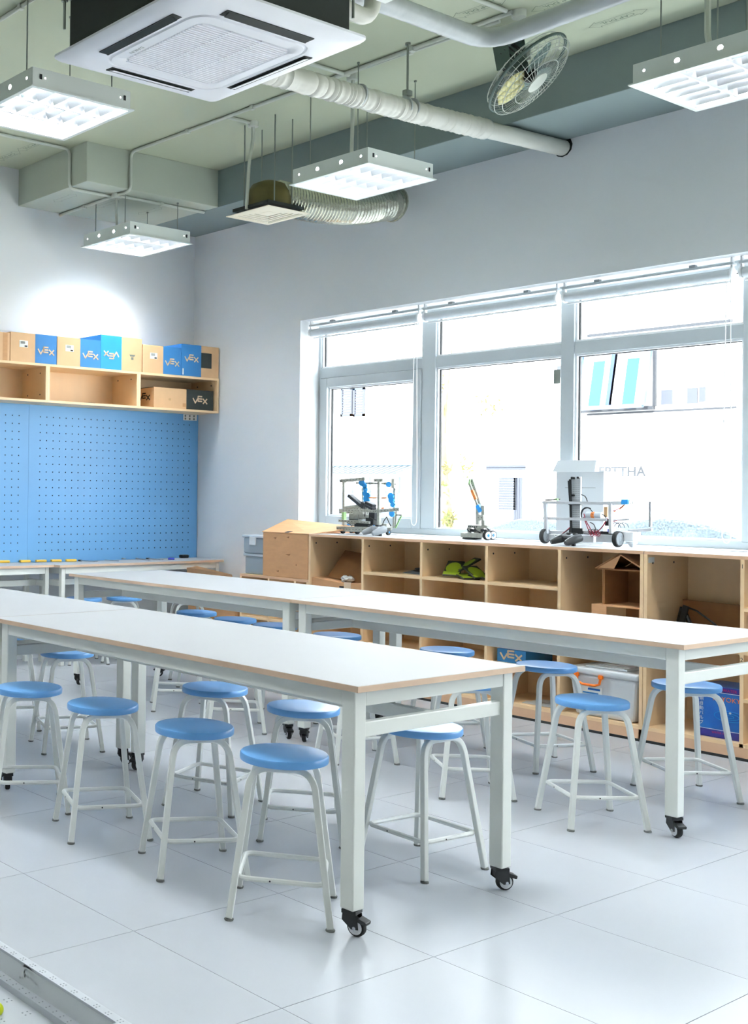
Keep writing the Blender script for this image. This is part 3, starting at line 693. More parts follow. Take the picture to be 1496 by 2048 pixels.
# ---- tools on the benches
BZ = .7505
for k, px in enumerate((8, 50, 82, 112, 142)):
    p = at(px, 1124.5 - px*.018, Z=BZ+.004)
    t = MB().obox((p.x, p.y, BZ+.009), (.085, .035, .018), Matrix.Rotation(R(-12), 3, 'Z')).build('yellow_clamp', 'tool_yellow', bevel=.005)
    tag(t, ['yellow plastic clip on the pegboard bench at the left edge', 'yellow plastic clip on the bench, second from the left', 'yellow plastic clip on the bench, third from the left', 'yellow plastic clip on the bench, fourth from the left', 'yellow plastic clip on the bench, nearest the pliers'][k], 'clip', 'yellow clips on the bench')
def tool(name, lab, pa, pb, handle=None, kind='driver'):
    a = at(*pa, Z=BZ+.006); b_ = at(*pb, Z=BZ+.006); a.z = b_.z = BZ+.006
    t = thing(name, lab, 'tool', (a+b_)/2, 'hand tools on the bench')
    d = (b_-a); MB().tube([a, b_], .004, 6).build('shaft', 'tool_steel', t)
    n_ = Vector((-d.y, d.x, 0)).normalized()
    if kind == 'pliers':
        MB().tube([a, a+(b_-a)*.5+n_*.015, b_+n_*.03], .004, 6).build('arm', 'tool_steel', t); MB().obox(a, (.03, .02, .012)).build('jaw', 'robot_dark', t, bevel=.003)
    elif kind == 'spanner':
        for q in (a, b_): MB().lathe(q-Vector((0, 0, .005)), (0, 0, 1), [(.012, 0), (.012, .01)], 8).build('jaw', 'tool_steel', t)
    if handle: MB().tube([a+d*.55, a+d*.6, a+d*.97, b_], [.006, .011, .011, .006], 8).build('handle', handle, t, smooth=True)
    return t
tool('pliers', 'grey pliers on the bench right of the yellow clips', (160, 1121), (190, 1123), kind='pliers')
tool('screwdriver', 'slim steel screwdriver on the bench, second tool from the pliers', (210, 1120), (238, 1122), kind='driver')
tool('spanner', 'angled steel spanner on the bench before the pegboard', (246, 1117), (266, 1115.5), kind='spanner')
tool('spanner', 'long steel spanner on the bench, right of the angled one', (274, 1117), (298, 1119.5), kind='spanner')
tool('pliers', 'thin steel pliers on the bench, left of the blue handled driver', (296, 1117), (322, 1119), kind='pliers')
tool('screwdriver', 'blue handled screwdriver on the bench', (320, 1117.5), (349, 1118), 'tool_blue')
p = at(368, 1116, Z=BZ); t = thing('black_case', 'small black round-edged case at the right end of the bench', 'case', (p.x, p.y, BZ))
B((p.x-.04, p.y-.02, BZ), (p.x+.04, p.y+.02, BZ+.028)).build('body', 'black_plastic', t, bevel=.008); B((p.x-.041, p.y-.021, BZ+.016), (p.x+.041, p.y+.021, BZ+.019)).build('seam', 'dark_rubber', t)

# ================================================================== ROLLER BLINDS
XR = 6.63
for k, (a, b, lab) in enumerate([(5.165, 6.185, 'rolled white blind above the casement bay, leftmost of the row'), (4.13, 5.135, 'rolled white blind above the second window bay'), (3.10, 4.10, 'rolled white blind above the third window bay'), (2.05, 3.07, 'rolled white blind cut by the right edge')]):
    t = thing('roller_blind', lab, 'blind', (XR, (a+b)/2, 2.5), 'rolled window blinds')
    MB().tube([(XR, a+.02, 2.535), (XR, b-.02, 2.535)], .029, 16).build('fabric_roll', 'blind_fabric', t, smooth=True)
    MB().tube([(XR+.012, a+.02, 2.497), (XR+.012, b-.02, 2.497)], .007, 8).build('bottom_bar', 'white_plastic', t, smooth=True)
    B((XR-.022, a, 2.583), (XR+.03, b, 2.597)).build('head_rail', 'frame_alu', t, bevel=.003)
    for y in (a+.01, b-.01):
        MB().lathe((XR, y-.006, 2.535), (0, 1, 0), [(.034, 0), (.036, .003), (.036, .009), (.034, .012)], 16).build('end_bracket', 'white_plastic', t, smooth=True)
        B((XR-.012, y-.005, 2.55), (XR+.012, y+.005, 2.625)).build('bracket_arm', 'white_plastic', t)
    for y in (a+.22, b-.22): B((XR-.014, y-.016, 2.597), (XR+.014, y+.016, 2.614)).build('mount_clip', 'grey_plastic', t)
    if k in (0, 2, 3):
        yc = a+.012; pts = []
        zb = 1.09 if k == 0 else 1.06
        for q in range(25):
            u = q/24; ang = math.pi*u; pts.append((XR-.036, yc+.031*math.cos(ang)*(1-.25*abs(math.cos(ang))) , zb+.05-.05*math.sin(ang)))
        loop = [(XR-.036, yc+.012, 2.5), (XR-.036, yc+.016, 2.0), (XR-.036, yc+.022, 1.5)] + pts + [(XR-.036, yc-.022, 1.5), (XR-.036, yc-.014, 2.0), (XR-.036, yc-.010, 2.5)]
        MB().tube(loop, .0028, 6).build('pull_chain', 'cord', t, smooth=True)

# ================================================================== CEILING LIGHTS
def make_light():
    t = thing('ceiling_light', 'light', 'ceiling light'); S, h = .3, .285; ht = .095
    mb = MB(); z0, z1 = 0, .006
    for q in (((-S, -S, z0), (S, -S+.022, z1)), ((-S, S-.022, z0), (S, S, z1)), ((-S, -S+.022, z0), (-S+.022, S-.022, z1)), ((S-.022, -S+.022, z0), (S, S-.022, z1))): mb.box(*q)
    mb.build('flange', 'lamp_housing', t)
    # side plate facing the near wall, with real knock-out holes
    def holed(axis, sgn, hl):
        m_ = MB(); xs = sorted([-h, h] + [v for c, r_ in hl for v in (c-r_, c+r_)]); hz, hr = .055, .011
        def P(u, z): return (sgn*h, u, z) if axis == 'x' else (u, sgn*h, z)
        i = 0
        for a, b_ in zip(xs, xs[1:]):
            hole = any(abs((a+b_)/2-c) < 1e-6 for c, r_ in hl)
            if not hole: m_.quad(P(a, z1), P(b_, z1), P(b_, ht), P(a, ht))
            else:
                c = (a+b_)/2; r_ = (b_-a)/2; n = 12
                ring = [(c+r_*math.cos(2*math.pi*k/n+math.pi/n), hz+r_*math.sin(2*math.pi*k/n+math.pi/n)) for k in range(n)]
                top = sorted([p for p in ring if p[1] > hz]); bot = sorted([p for p in ring if p[1] < hz])
                m_.f.append(tuple(range(len(m_.v), len(m_.v)+len(top)+4))); m_.v += [Vector(P(*p)) for p in [(a, hz)]+top+[(b_, hz), (b_, ht), (a, ht)]]
                m_.f.append(tuple(range(len(m_.v), len(m_.v)+len(bot)+4))); m_.v += [Vector(P(*p)) for p in [(a, hz)]+bot+[(b_, hz), (b_, z1), (a, z1)]]
        return m_
    holed('x', -1, [(-.235, .006), (-.09, .012), (.09, .012), (.235, .006)]).build('end_plate', 'lamp_housing', t)
    MB().quad((h, -h, z1), (h, h, z1), (h, h, ht), (h, -h, ht)).build('end_plate', 'lamp_housing', t)
    holed('y', -1, [(-.215, .004), (.225, .004)]).build('side_plate', 'lamp_housing', t)
    MB().quad((-h, h, z1), (h, h, z1), (h, h, ht), (-h, h, ht)).build('side_plate', 'lamp_housing', t)
    for x in (-.24, .25): B((x-.006, -h-.003, .045), (x+.006, -h, .068)).build('spring_clip', 'robot_dark', t)
    MB().quad((-h, -h, ht), (h, -h, ht), (h, h, ht), (-h, h, ht)).build('reflector', 'lamp_reflector', t)
    for y in (-.19, 0, .19): MB().tube([(-.27, y, .068), (.27, y, .068)], .013, 10).build('fluorescent_tube', 'tube_glow', t, smooth=True)
    for y in (-.095, .095):
        MB().prism([(-.278, y-.004, .006), (-.278, y+.004, .006), (-.278, y+.018, .05), (-.278, y-.018, .05)], (.556, 0, 0)).build('louvre_divider', 'louvre_metal', t)
    for y in (-.278, .274): B((-.278, y, .006), (.278, y+.004, .05)).build('louvre_edge', 'louvre_metal', t)
    for r_ in (-1, 0, 1):
        for k in range(6):
            x = -.232+k*.0928; ya, yb = r_*.19-.078, r_*.19+.078
            MB().prism([(x-.0015, ya, .008), (x+.0015, ya, .008), (x+.017, ya, .05), (x-.017, ya, .05)], (0, yb-ya, 0)).build('louvre_blade', 'louvre_metal', t)
    return t
lp = make_light(); ZL = 3.155
LIGHTS = [(5.365, 4.61, ZC, 'square louvred ceiling light in the middle, below the white pipe'), (3.165, 4.69, ZC, 'square louvred ceiling light at the upper left beside the air conditioner'),
          (5.345, 2.52, ZC, 'square louvred ceiling light at the upper right edge'), (5.40, 6.80, ZS, 'square louvred ceiling light nearest the room corner'), (3.165, 2.575, ZC, 'square louvred ceiling light at the top edge, only its corner showing'),
          (3.165, 6.80, ZC, 'ceiling light out of view above the left table'), (3.165, .46, ZC, 'ceiling light out of view near the camera'), (5.345, .42, ZC, 'ceiling light out of view by the right wall'),
          (.95, 2.55, ZC, 'ceiling light out of view above the camera'), (.95, 4.69, ZC, 'ceiling light out of view on the near side'), (.95, 6.80, ZC, 'ceiling light out of view in the near corner')]  # lights out of view are added so the room lights evenly
for i, (x, y, zc, lab) in enumerate(LIGHTS):
    o = lp if i == 0 else copy_tree(lp)
    o.location = (x, y, ZL); tag(o, lab, 'ceiling light', 'louvred ceiling lights')
bpy.context.view_layer.update()
for (x, y, zc, lab), o in zip(LIGHTS, [q for q in bpy.data.objects if q.name.startswith('ceiling_light')]):
    for dx, dy in ((-.25, .18), (.25, .18), (-.25, -.18), (.25, -.18)):
        wr = MB().tube([(dx, dy, .09), (dx, dy, zc-ZL)], .0035, 6).build('hanger_rod', 'steel_rod'); wr.parent = o
        an = MB().lathe((dx, dy, zc-ZL-.01), (0, 0, 1), [(.008, 0), (.008, .01)], 8).build('rod_anchor', 'steel_rod'); an.parent = o

# ================================================================== AIR CONDITIONER
AX, AY, AZ, AS = 3.285, 3.675, 3.17, .475
ac = thing('air_conditioner', 'white four-way ceiling cassette air conditioner with black body', 'air conditioner', (AX, AY, AZ))
def rsq(s, r, z, n=6, cx=AX, cy=AY):
    out = []
    for sx, sy, a0 in ((1, 1, 0), (-1, 1, 90), (-1, -1, 180), (1, -1, 270)):
        for k in range(n+1): a = R(a0+90*k/n); out.append(Vector((cx+sx*(s-r)+r*math.cos(a), cy+sy*(s-r)+r*math.sin(a), z)))
    return out
def loft(rings, name, m, parent, cap0=False, cap1=False):
    mb = MB(); n = len(rings[0])
    for r_ in rings: mb.v += r_
    for i in range(len(rings)-1):
        for j in range(n): mb.f.append((i*n+j, i*n+(j+1) % n, (i+1)*n+(j+1) % n, (i+1)*n+j))
    if cap0: mb.f.append(tuple(range(n)))
    if cap1: mb.f.append(tuple((len(rings)-1)*n+j for j in reversed(range(n))))
    return mb.build(name, m, parent, smooth=True)
pz_ = AZ
loft([rsq(.42, .03, pz_+.05), rsq(AS, .035, pz_+.032), rsq(AS, .035, pz_+.022), rsq(AS-.012, .035, pz_+.012), rsq(.40, .09, pz_), rsq(.335, .10, pz_-.004), rsq(.325, .09, pz_-.004), rsq(.322, .09, pz_+.006), rsq(.316, .085, pz_+.006), rsq(.312, .085, pz_-.006), rsq(.26, .05, pz_-.008), rsq(.255, .05, pz_-.003)], 'panel', 'ac_white', ac)
loft([rsq(.257, .05, pz_-.002), rsq(.257, .05, pz_+.01)], 'grille_back', 'ac_grille', ac, True, False)
mb = MB()
for k in range(30):
    y = AY-.245+k*.0169; w_ = .25 if .03 < k < 28 else .235
    mb.box((AX-w_, y, pz_-.008), (AX+w_, y+.009, pz_-.001))
for x in (-.085, .085): mb.box((AX+x-.003, AY-.25, pz_-.0075), (AX+x+.003, AY+.25, pz_-.001))
tag(mb.build('intake_slats', 'ac_white', ac), kind='stuff')
for dx, dy in ((1, 0), (-1, 0), (0, 1), (0, -1)):
    cx_, cy_ = AX+dx*.366, AY+dy*.366; lx, ly = (.024, .24) if dx else (.24, .024)
    B((cx_-lx, cy_-ly, pz_-.0046), (cx_+lx, cy_+ly, pz_+.0015)).build('air_slot', 'ac_black', ac)
    mt = Matrix.Rotation(R(18)*(-dx), 3, 'Y') if dx else Matrix.Rotation(R(18)*dy, 3, 'X')
    MB().obox((cx_+dx*.004, cy_+dy*.004, pz_-.008), ((.034, .45, .003) if dx else (.45, .034, .003)), mt).build('flap', 'ac_white' if (dx, dy) in ((0, 1), (1, 0)) else 'ac_black', ac)
B((AX-.42, AY-.42, pz_+.05), (AX+.42, AY+.42, 3.50)).build('body', 'ac_black', ac, bevel=.01)
text_mb('DAIKIN', .026, (AX-.283, AY+.12, pz_-.0085), (0, 1, 0), (1, 0, 0), 0).build('lettering', 'print_grey', ac)
for sx in (-1, 1):
    for sy in (-1, 1):
        MB().tube([(AX+sx*.46, AY+sy*.40, 3.30), (AX+sx*.46, AY+sy*.40, ZC)], .006, 8).build('hanger_rod', 'steel_rod', ac)
        MB().lathe((AX+sx*.46, AY+sy*.40, 3.42), (0, 0, 1), [(.016, 0), (.016, .014)], 6).build('hanger_nut', 'steel_rod', ac)
        MB().bar((AX+sx*.42, AY+sy*.40, 3.44), (AX+sx*.475, AY+sy*.40, 3.44), .03, .004).build('hanger_bracket', 'steel_rod', ac)

# ================================================================== PIPES
def smooth_path(pts, r=.15, n=7):
    pts = [Vector(p) for p in pts]; out = [pts[0]]
    for a, b_, c in zip(pts, pts[1:], pts[2:]):
        d0 = (a-b_); d1 = (c-b_); l0 = min(r, d0.length*.48); l1 = min(r, d1.length*.48); p0 = b_+d0.normalized()*l0; p1 = b_+d1.normalized()*l1
        for k in range(n+1): u = k/n; out.append(p0*(1-u)**2+b_*2*u*(1-u)+p1*u*u)
    return out+[pts[-1]]
def dense(pts, step=.02):
    out = []
    for a, b_ in zip(pts, pts[1:]):
        k = max(1, int((b_-a).length/step))
        out += [a+(b_-a)*(q/k) for q in range(k)]
    return out+[pts[-1]]
def wrapped(pts, r, amp=.03, seed=1):
    rnd = random.Random(seed); p = dense(pts, .012)
    return p, [r*(1+amp*(rnd.random()-.5)*2) for _ in p]
pa = Vector((3.70, 4.085, 3.375)); pe = Vector((XW+.05, 4.055, 3.438))
pp = thing('insulated_pipe', 'thick cream wrapped pipe slanting from the air conditioner to the window wall', 'pipe', (5.12, 4.08, 3.4))
p, r_ = wrapped([pa, Vector((5.12, 4.083, 3.395)), Vector((5.80, 4.075, 3.418))], .056, .09, 3); MB().tube(p, r_, 16).build('wrapped_length', 'insulation', pp, smooth=True)
p, r_ = wrapped([Vector((5.78, 4.075, 3.417)), pe], .047, .012, 4); MB().tube(p, r_, 16).build('end_length', 'insulation', pp, smooth=True)
for x, rr in ((5.08, .06), (5.14, .06), (5.80, .058), (4.72, .06)):
    z = 3.375+(x-3.7)*.0222; MB().lathe((x-.006, 4.083, z), (1, 0, .02), [(rr, 0), (rr, .01)], 20).build('band', 'insulation_grey', pp)
MB().tube([(5.11, 4.083, 3.45), (5.11, 4.083, ZC)], .006, 8).build('hanger_rod', 'steel_rod', pp); MB().obox((5.11, 4.083, 3.49), (.05, .03, .03)).build('hanger_clamp', 'steel_rod', pp, bevel=.003)
MB().lathe((5.11, 4.083, ZC-.012), (0, 0, 1), [(.014, 0), (.014, .012)], 8).build('rod_anchor', 'steel_rod', pp)
MB().lathe((XW-.004, 4.055, 3.443), (1, 0, 0), [(.062, 0), (.058, .002), (.04, .003)], 11).build('wall_gap', 'ac_black', pp)
MB().bar((5.99, 4.075, 3.47), (6.12, 4.075, 3.482), .03, .006).build('saddle_clip', 'steel_rod', pp)
q0 = at(820, -14, Z=3.50); q1 = at(978, 84, Z=3.50); q2 = at(1262, -25, Z=3.50); q0.y = q1.y
pb_ = thing('insulated_pipe', 'grey wrapped pipe with an elbow in front of the ceiling fan', 'pipe', q1)
p, r_ = wrapped(smooth_path([q0-Vector((.5, 0, 0)), q1, q2+Vector((0, -.5, 0))], .16), .045, .02, 6); MB().tube(p, r_, 16).build('wrapped_length', 'insulation_grey', pb_, smooth=True)
q = at(690, 14, Z=3.38); pc_ = thing('insulated_pipe', 'short white wrapped pipe elbow beside the black air conditioner body', 'pipe', q)
p, r_ = wrapped(smooth_path([Vector((AX+.42, q.y, q.z)), q+Vector((.17, 0, -.02)), q+Vector((.17, -.02, .3))], .09), .036, .03, 8); MB().tube(p, r_, 14).build('wrapped_length', 'insulation', pc_, smooth=True)

# ---- conduits
def conduit(lab, runs, r=.0115, box=None, drop=None, root=None):
    t = thing('conduit', lab, 'conduit', runs[0][0], 'ceiling conduits')
    for k, pts in enumerate(runs): MB().tube(smooth_path(pts, .05, 5) if len(pts) > 2 else pts, r, 10).build('pipe', 'conduit_white', t, smooth=True)
    for pts in runs:
        a, b_ = pts[0], pts[1]; n = int((b_-a).length/.7)
        for q in range(1, n+1):
            c_ = a+(b_-a)*(q/(n+1)); MB().obox(c_, (.03, .03, .03)).build('saddle', 'conduit_white', t, bevel=.004)
    if box:
        for c_ in box: MB().lathe(c_-Vector((0, 0, .022)), (0, 0, 1), [(.034, 0), (.036, .004), (.036, .035)], 18).build('junction_box', 'conduit_white', t, smooth=True)
    return t
zk = ZC-.013; zq = ZS-.013
c1a, c1b = at(1022, 24, Z=zk), at(262, 304, Z=zk); c1b = Vector((c1b.x, YB-.013, zk)); c1a.x = c1b.x+.06
conduit('long white conduit along the ceiling from the fan to the corner beam', [[c1a, c1b, Vector((c1b.x, YB-.013, zq)), Vector((c1b.x-.02, YB+.2, zq))]], box=[at(1038, 27, Z=zk)])
conduit('second long conduit running beside the first across the ceiling', [[c1a+Vector((.045, .1, 0)), c1b+Vector((.045, 2.15, 0))-Vector((0, 4.0, 0))]], r=.010)
jb = at(233, 391, Z=zq)
c3a, c3b = at(-20, 263, Z=zk), at(138, 298, Z=zk); c3b = Vector((XL-.013, c3b.y, zk)); c3a.y = c3b.y
conduit('white conduit wrapping the corner beam at the left', [[c3a, c3b, Vector((XL-.013, c3b.y, zq)), Vector((jb.x, c3b.y, zq))]])
conduit('conduit crossing under the corner beam with a junction box above the corner light', [[at(110, 434, Z=zq), jb], [jb, Vector((5.97, jb.y, zq))]], box=[jb])
MBt = MB().tube(smooth_path([jb, jb+Vector((.0, .0, -.15)), Vector((jb.x+.02, jb.y+.02, ZL+.1))], .05), .009, 8)
tag(MBt.build('lamp_cable', 'conduit_white', smooth=True), 'grey cable dropping from the junction box to the corner light', 'cable')
v0 = at(470, 238, Z=zk); vb = at(510, 246, Z=zk); v0.x = c1b.x+.03; vb.y = v0.y
conduit('short conduit branch to the box above the vent grille', [[v0, vb]], box=[vb])
tag(MB().tube(smooth_path([vb, vb+Vector((.0, .0, -.12)), vb+Vector((-.06, -.03, -.26)), Vector((vb.x-.07, vb.y-.02, 3.17))], .08), .011, 8).build('vent_cable', 'conduit_white', smooth=True), 'pale cable dropping from its round box to the vent grille', 'cable')
l2b = at(688, 148, Z=zk); l2b.x = 5.24
conduit('short conduit with a box above the middle light', [[Vector((4.85, l2b.y, zk)), l2b]], box=[l2b])
tag(MB().tube(smooth_path([l2b, l2b+Vector((0, 0, -.3)), Vector((l2b.x+.005, l2b.y+.01, ZL+.12)), Vector((l2b.x+.03, l2b.y+.01, ZL+.09))], .06), .011, 8).build('lamp_cable', 'conduit_white', smooth=True), 'grey cable dropping to the middle ceiling light', 'cable')
r4 = at(1458, 5, Z=3.45)
tag(MB().tube(smooth_path([Vector((5.34, 2.62, ZC)), Vector((5.34, 2.62, ZL+.2)), Vector((5.36, 2.58, ZL+.09))], .06), .014, 8).build('lamp_cable', 'conduit_white', smooth=True), 'cable dropping to the ceiling light at the right edge', 'cable')
c7 = at(0, 40, Z=zk); conduit('conduit at the top left corner of the ceiling', [[Vector((c7.x, c7.y+1.2, zk)), Vector((c7.x, c7.y-1.6, zk))]])
c9 = at(1012, 22, Z=zk); conduit('conduit reaching the fan junction box from the top edge', [[Vector((c9.x-1.2, c9.y, zk)), c9]], r=.012)

# ================================================================== VENT AND DUCT
VX, VY, VZ_, VS_ = 5.475, 5.495, 3.145, .195
vt = thing('vent_grille', 'cream square vent grille hanging on rods by the foil duct', 'vent', (VX, VY, VZ_))
mb = MB()
for k in range(6):
    s0 = VS_-k*.027; s1 = s0-.0215; z = VZ_+.003*k
    if k == 0: s1 = s0-.035
    for q in (((VX-s0, VY-s0, z), (VX+s0, VY-s1, z+.004)), ((VX-s0, VY+s1, z), (VX+s0, VY+s0, z+.004)), ((VX-s0, VY-s1, z), (VX-s1, VY+s1, z+.004)), ((VX+s1, VY-s1, z), (VX+s0, VY+s1, z+.004))): mb.box(*q)
tag(mb.build('louvre_rings', 'vent_cream', vt), kind='stuff')
B((VX-.04, VY-.04, VZ_+.014), (VX+.04, VY+.04, VZ_+.018)).build('centre_plate', 'vent_cream', vt)
B((VX-.165, VY-.165, VZ_+.03), (VX+.165, VY+.165, VZ_+.05)).build('frame_top', 'ac_black', vt)
MB().lathe((VX, VY, VZ_+.05), (0, 0, 1), [(.15, 0), (.15, .05), (.14, .10), (.11, .15), (.05, .175), (.005, .18)], 24).build('plenum', 'duct_olive', vt, smooth=True)
for dx in (-.085, .075):
    for dy in (-.14, .14): MB().tube([(VX+dx, VY+dy, VZ_+.05), (VX+dx, VY+dy, ZC)], .0045, 6).build('hanger_rod', 'steel_rod', vt)
du = thing('foil_duct', 'crinkled silver flexible duct running from the vent to the window wall', 'duct', (6.0, 5.45, 3.27))
path = dense(smooth_path([Vector((VX+.06, VY, VZ_+.135)), Vector((5.85, 5.42, 3.245)), Vector((6.2, 5.37, 3.27)), Vector((XW-.10, 5.33, 3.33)), Vector((XW+.02, 5.33, 3.345))], .25), .011)
MB().tube(path, [.108+(.006 if k % 2 else 0) for k in range(len(path))], 24).build('hose', 'foil', du, smooth=True)
MB().lathe((XW-.012, 5.33, 3.345), (1, 0, 0), [(.125, 0), (.125, .012)], 24).build('wall_collar', 'foil', du)

# ================================================================== CEILING FAN
FC = Vector((5.40, 3.544, 3.493)); FA = Vector((0.235, -0.613, -0.755)).normalized(); fr = .235; FANG = -133
fan = thing('ceiling_fan', 'grey wire-caged ceiling fan tilted toward the room with cream blades', 'fan', (FC.x, FC.y, ZC))
mt_ = Vector((FC.x+.02, FC.y+.16, ZC))
MB().lathe(mt_-Vector((0, 0, .03)), (0, 0, 1), [(.09, 0), (.10, .005), (.10, .03)], 28).build('mount_disc', 'fan_grey', fan, smooth=True)
fx = FA.orthogonal().normalized(); fx = Vector((1, 0, 0)); fx = (fx-FA*fx.dot(FA)).normalized(); fy = FA.cross(fx)
back = FC-FA*.10
for s_ in (-1, 1):
    a_ = mt_+Vector((s_*.075, -.02, -.03)); b_ = back+fx*(s_*.10)-FA*.02+Vector((0, .0, -.05))
    MB().prism([a_+Vector((0, -.045, 0)), a_+Vector((0, .045, 0)), b_+Vector((0, .04, 0)), b_+Vector((0, -.04, 0))], (s_*.006, 0, 0)).build('yoke_arm', 'fan_grey', fan)
B((mt_.x-.08, mt_.y-.055, ZC-.05), (mt_.x+.08, mt_.y+.03, ZC-.03)).build('yoke_top', 'fan_grey', fan)
MB().lathe(back-FA*.09, FA, [(.03, 0), (.055, .02), (.062, .06), (.062, .10), (.04, .13), (.012, .135), (.012, .17)], 20).build('motor', 'fan_grey', fan, smooth=True)
mb = MB()
for k in range(16):
    a = 2*math.pi*k/16; d = fx*math.cos(a)+fy*math.sin(a); mb.bar(back-FA*.075+d*.06, back-FA*.005+d*.064, .004, .008, up=d)
tag(mb.build('motor_fins', 'robot_dark', fan), kind='stuff')
tg = mt_+Vector((.084, -.07, -.10)); B(tg+Vector((-.002, -.03, -.05)), tg+Vector((.002, .03, .03))).build('energy_label', 'print_white', fan); B(tg+Vector((.002, -.03, -.05)), tg+Vector((.003, .03, .0))).build('energy_label_green', 'green_tag', fan)
def ring(c, r_, n=40): return [c+(fx*math.cos(2*math.pi*k/n)+fy*math.sin(2*math.pi*k/n))*r_ for k in range(n)]
MB().tube(ring(FC-FA*.012, fr), .008, 8, closed=True).build('cage_rim', 'fan_grey', fan, smooth=True)
mb = MB()
for h_, r_ in ((.02, fr-.002), (.045, fr*.86), (.058, fr*.56)): mb.tube(ring(FC+FA*h_, r_), .0022, 5, closed=True)
for k in range(46):
    a = 2*math.pi*k/46; d = fx*math.cos(a)+fy*math.sin(a); a2 = a+.25; d2 = fx*math.cos(a2)+fy*math.sin(a2)
    mb.tube([FC+d*fr+FA*-.005, FC+d*(fr*.985)+FA*.025, FC+d*.72*fr+d2*.10*fr+FA*.052, FC+d2*fr*.24+FA*.064], .0011, 4)
tag(mb.build('front_cage', 'fan_wire', fan), kind='stuff')
mb = MB()
for h_, r_ in ((-.045, fr*.95), (-.085, fr*.55)): mb.tube(ring(FC+FA*h_, r_), .0022, 5, closed=True)
for k in range(28):
    a = 2*math.pi*k/28; d = fx*math.cos(a)+fy*math.sin(a)
    mb.tube([FC+d*fr-FA*.012, FC+d*(fr*.96)-FA*.045, FC+d*.6*fr-FA*.085, FC+d*.26*fr-FA*.10], .0013, 4)
tag(mb.build('rear_cage', 'fan_wire', fan), kind='stuff')
MB().lathe(FC+FA*.060, FA, [(.058, 0), (.058, .006), (.05, .010), (.01, .012)], 28).build('badge', 'conduit_white', fan, smooth=True)
MB().lathe(FC-FA*.03, FA, [(.035, 0), (.035, .05), (.02, .065)], 20).build('hub', 'black_plastic', fan, smooth=True)
FBK = 0
for k in range(3):
    a = R(FANG+120*k); d = fx*math.cos(a)+fy*math.sin(a); e = FA.cross(d)
    rows = []
    for i in range(7):
        u = i/6; rr = .03+.165*u; wd = (.035+.075*math.sin(math.pi*min(1, .15+.75*u)))*(1 if u < .95 else .8)
        rows.append([FC+d*rr+e*(wd*(v_-.5)*1.5+.02*u)+FA*(.028*(v_-.5)) for v_ in (0, .33, .66, 1)])
    mb = MB()
    for ra, rb in zip(rows, rows[1:]):
        for j in range(3): mb.quad(ra[j], ra[j+1], rb[j+1], rb[j])
    bl = mb.build('blade', 'fan_blade' if k == FBK else 'fan_pink', fan, smooth=True); md = bl.modifiers.new('s', 'SOLIDIFY'); md.thickness = .002

# ================================================================== ROBOTS ON THE COUNTER
ZK = 1.019
def rob(px, py, X): return at(px, py, X=X)
def gamepad(name, lab, c, rz, m1, s=1.0):
    t = thing(name, lab, 'game controller', c)
    c = Vector(c); mt = Matrix.Rotation(rz, 3, 'Z')
    def L(x, y, z): return c+mt @ Vector((x*s, y*s, z*s))
    MB().obox(L(0, 0, .036), (.05*s, .10*s, .026*s), mt @ Matrix.Rotation(R(14), 3, 'Y')).build('body', m1, t, bevel=.010*s, seg=3)
    for sy in (-1, 1):
        MB().tube([L(.016, sy*.048, .040), L(-.012, sy*.056, .034), L(-.05, sy*.062, .020), L(-.066, sy*.064, .014)], [.020*s, .021*s, .016*s, .011*s], 14).build('grip', m1, t, smooth=True)
        MB().lathe(L(.004, sy*.026, .046), (0, 0, 1), [(.009*s, 0), (.006*s, .006*s), (.012*s, .010*s), (.011*s, .016*s)], 14).build('thumb_stick', 'black_plastic', t, smooth=True)
        MB().lathe(L(.0, sy*.022, .0), (0, 0, 1), [(.010*s, 0), (.010*s, .024*s)], 12).build('support_knob', 'black_plastic', t, smooth=True)
    MB().lathe(L(.012, .045, .054), (0, 0, 1), [(.004*s, 0), (.004*s, .004*s)], 8).build('button', 'grey_plastic', t)
    return t
def wheel(t, c, ax, r_, wd, rim='white_plastic', hub='robot_grey', spokes=0):
    ax = Vector(ax).normalized(); c = Vector(c)
    w_ = MB().lathe(c-ax*wd/2, ax, [(r_*.72, 0), (r_*.95, .0005), (r_, wd*.2), (r_, wd*.8), (r_*.95, wd-.0005), (r_*.72, wd)], 28).build('wheel', 'dark_rubber', t, smooth=True)
    MB().lathe(c-ax*(wd/2+.001), ax, [(r_*.45, 0), (r_*.80, 0), (r_*.80, wd+.002), (r_*.45, wd+.002)], 28).build('rim', rim, w_, smooth=True)
    MB().lathe(c-ax*(wd/2+.003), ax, [(r_*.24, 0), (r_*.3, .002), (r_*.3, wd+.004), (r_*.24, wd+.006)], 16).build('hub', hub, w_, smooth=True)
    for k in range(spokes):
        a = 2*math.pi*k/spokes; x = ax.orthogonal().normalized(); d = x*math.cos(a)+ax.cross(x)*math.sin(a); MB().bar(c+d*r_*.2, c+d*r_*.78, r_*.14, wd+.004, up=ax).build('spoke', rim, w_)
    return w_
def beam(t, pa_, pb_, X, X2=None, wd=.018, m='robot_grey', holes=True, name='beam'):
    wd *= 1.2; a = rob(*pa_, X); b_ = rob(*pb_, X2 or X)
    o = MB().bar(a, b_, wd*.8, wd).build(name, m, t, bevel=.0015)
    if holes:
        mb = MB(); n = max(2, int((b_-a).length/.026)); d = (b_-a).normalized(); v = Vector((1, 0, 0)); v = (v-d*v.dot(d)).normalized()
        for k in range(n):
            p = a+(b_-a)*((k+.5)/n); mb.lathe(p-v*(wd*.40+.0012), v, [(.0032, 0), (.0032, .001)], 6)
        tag(mb.build('peg_holes', 'robot_dark', o), kind='stuff')
    return o
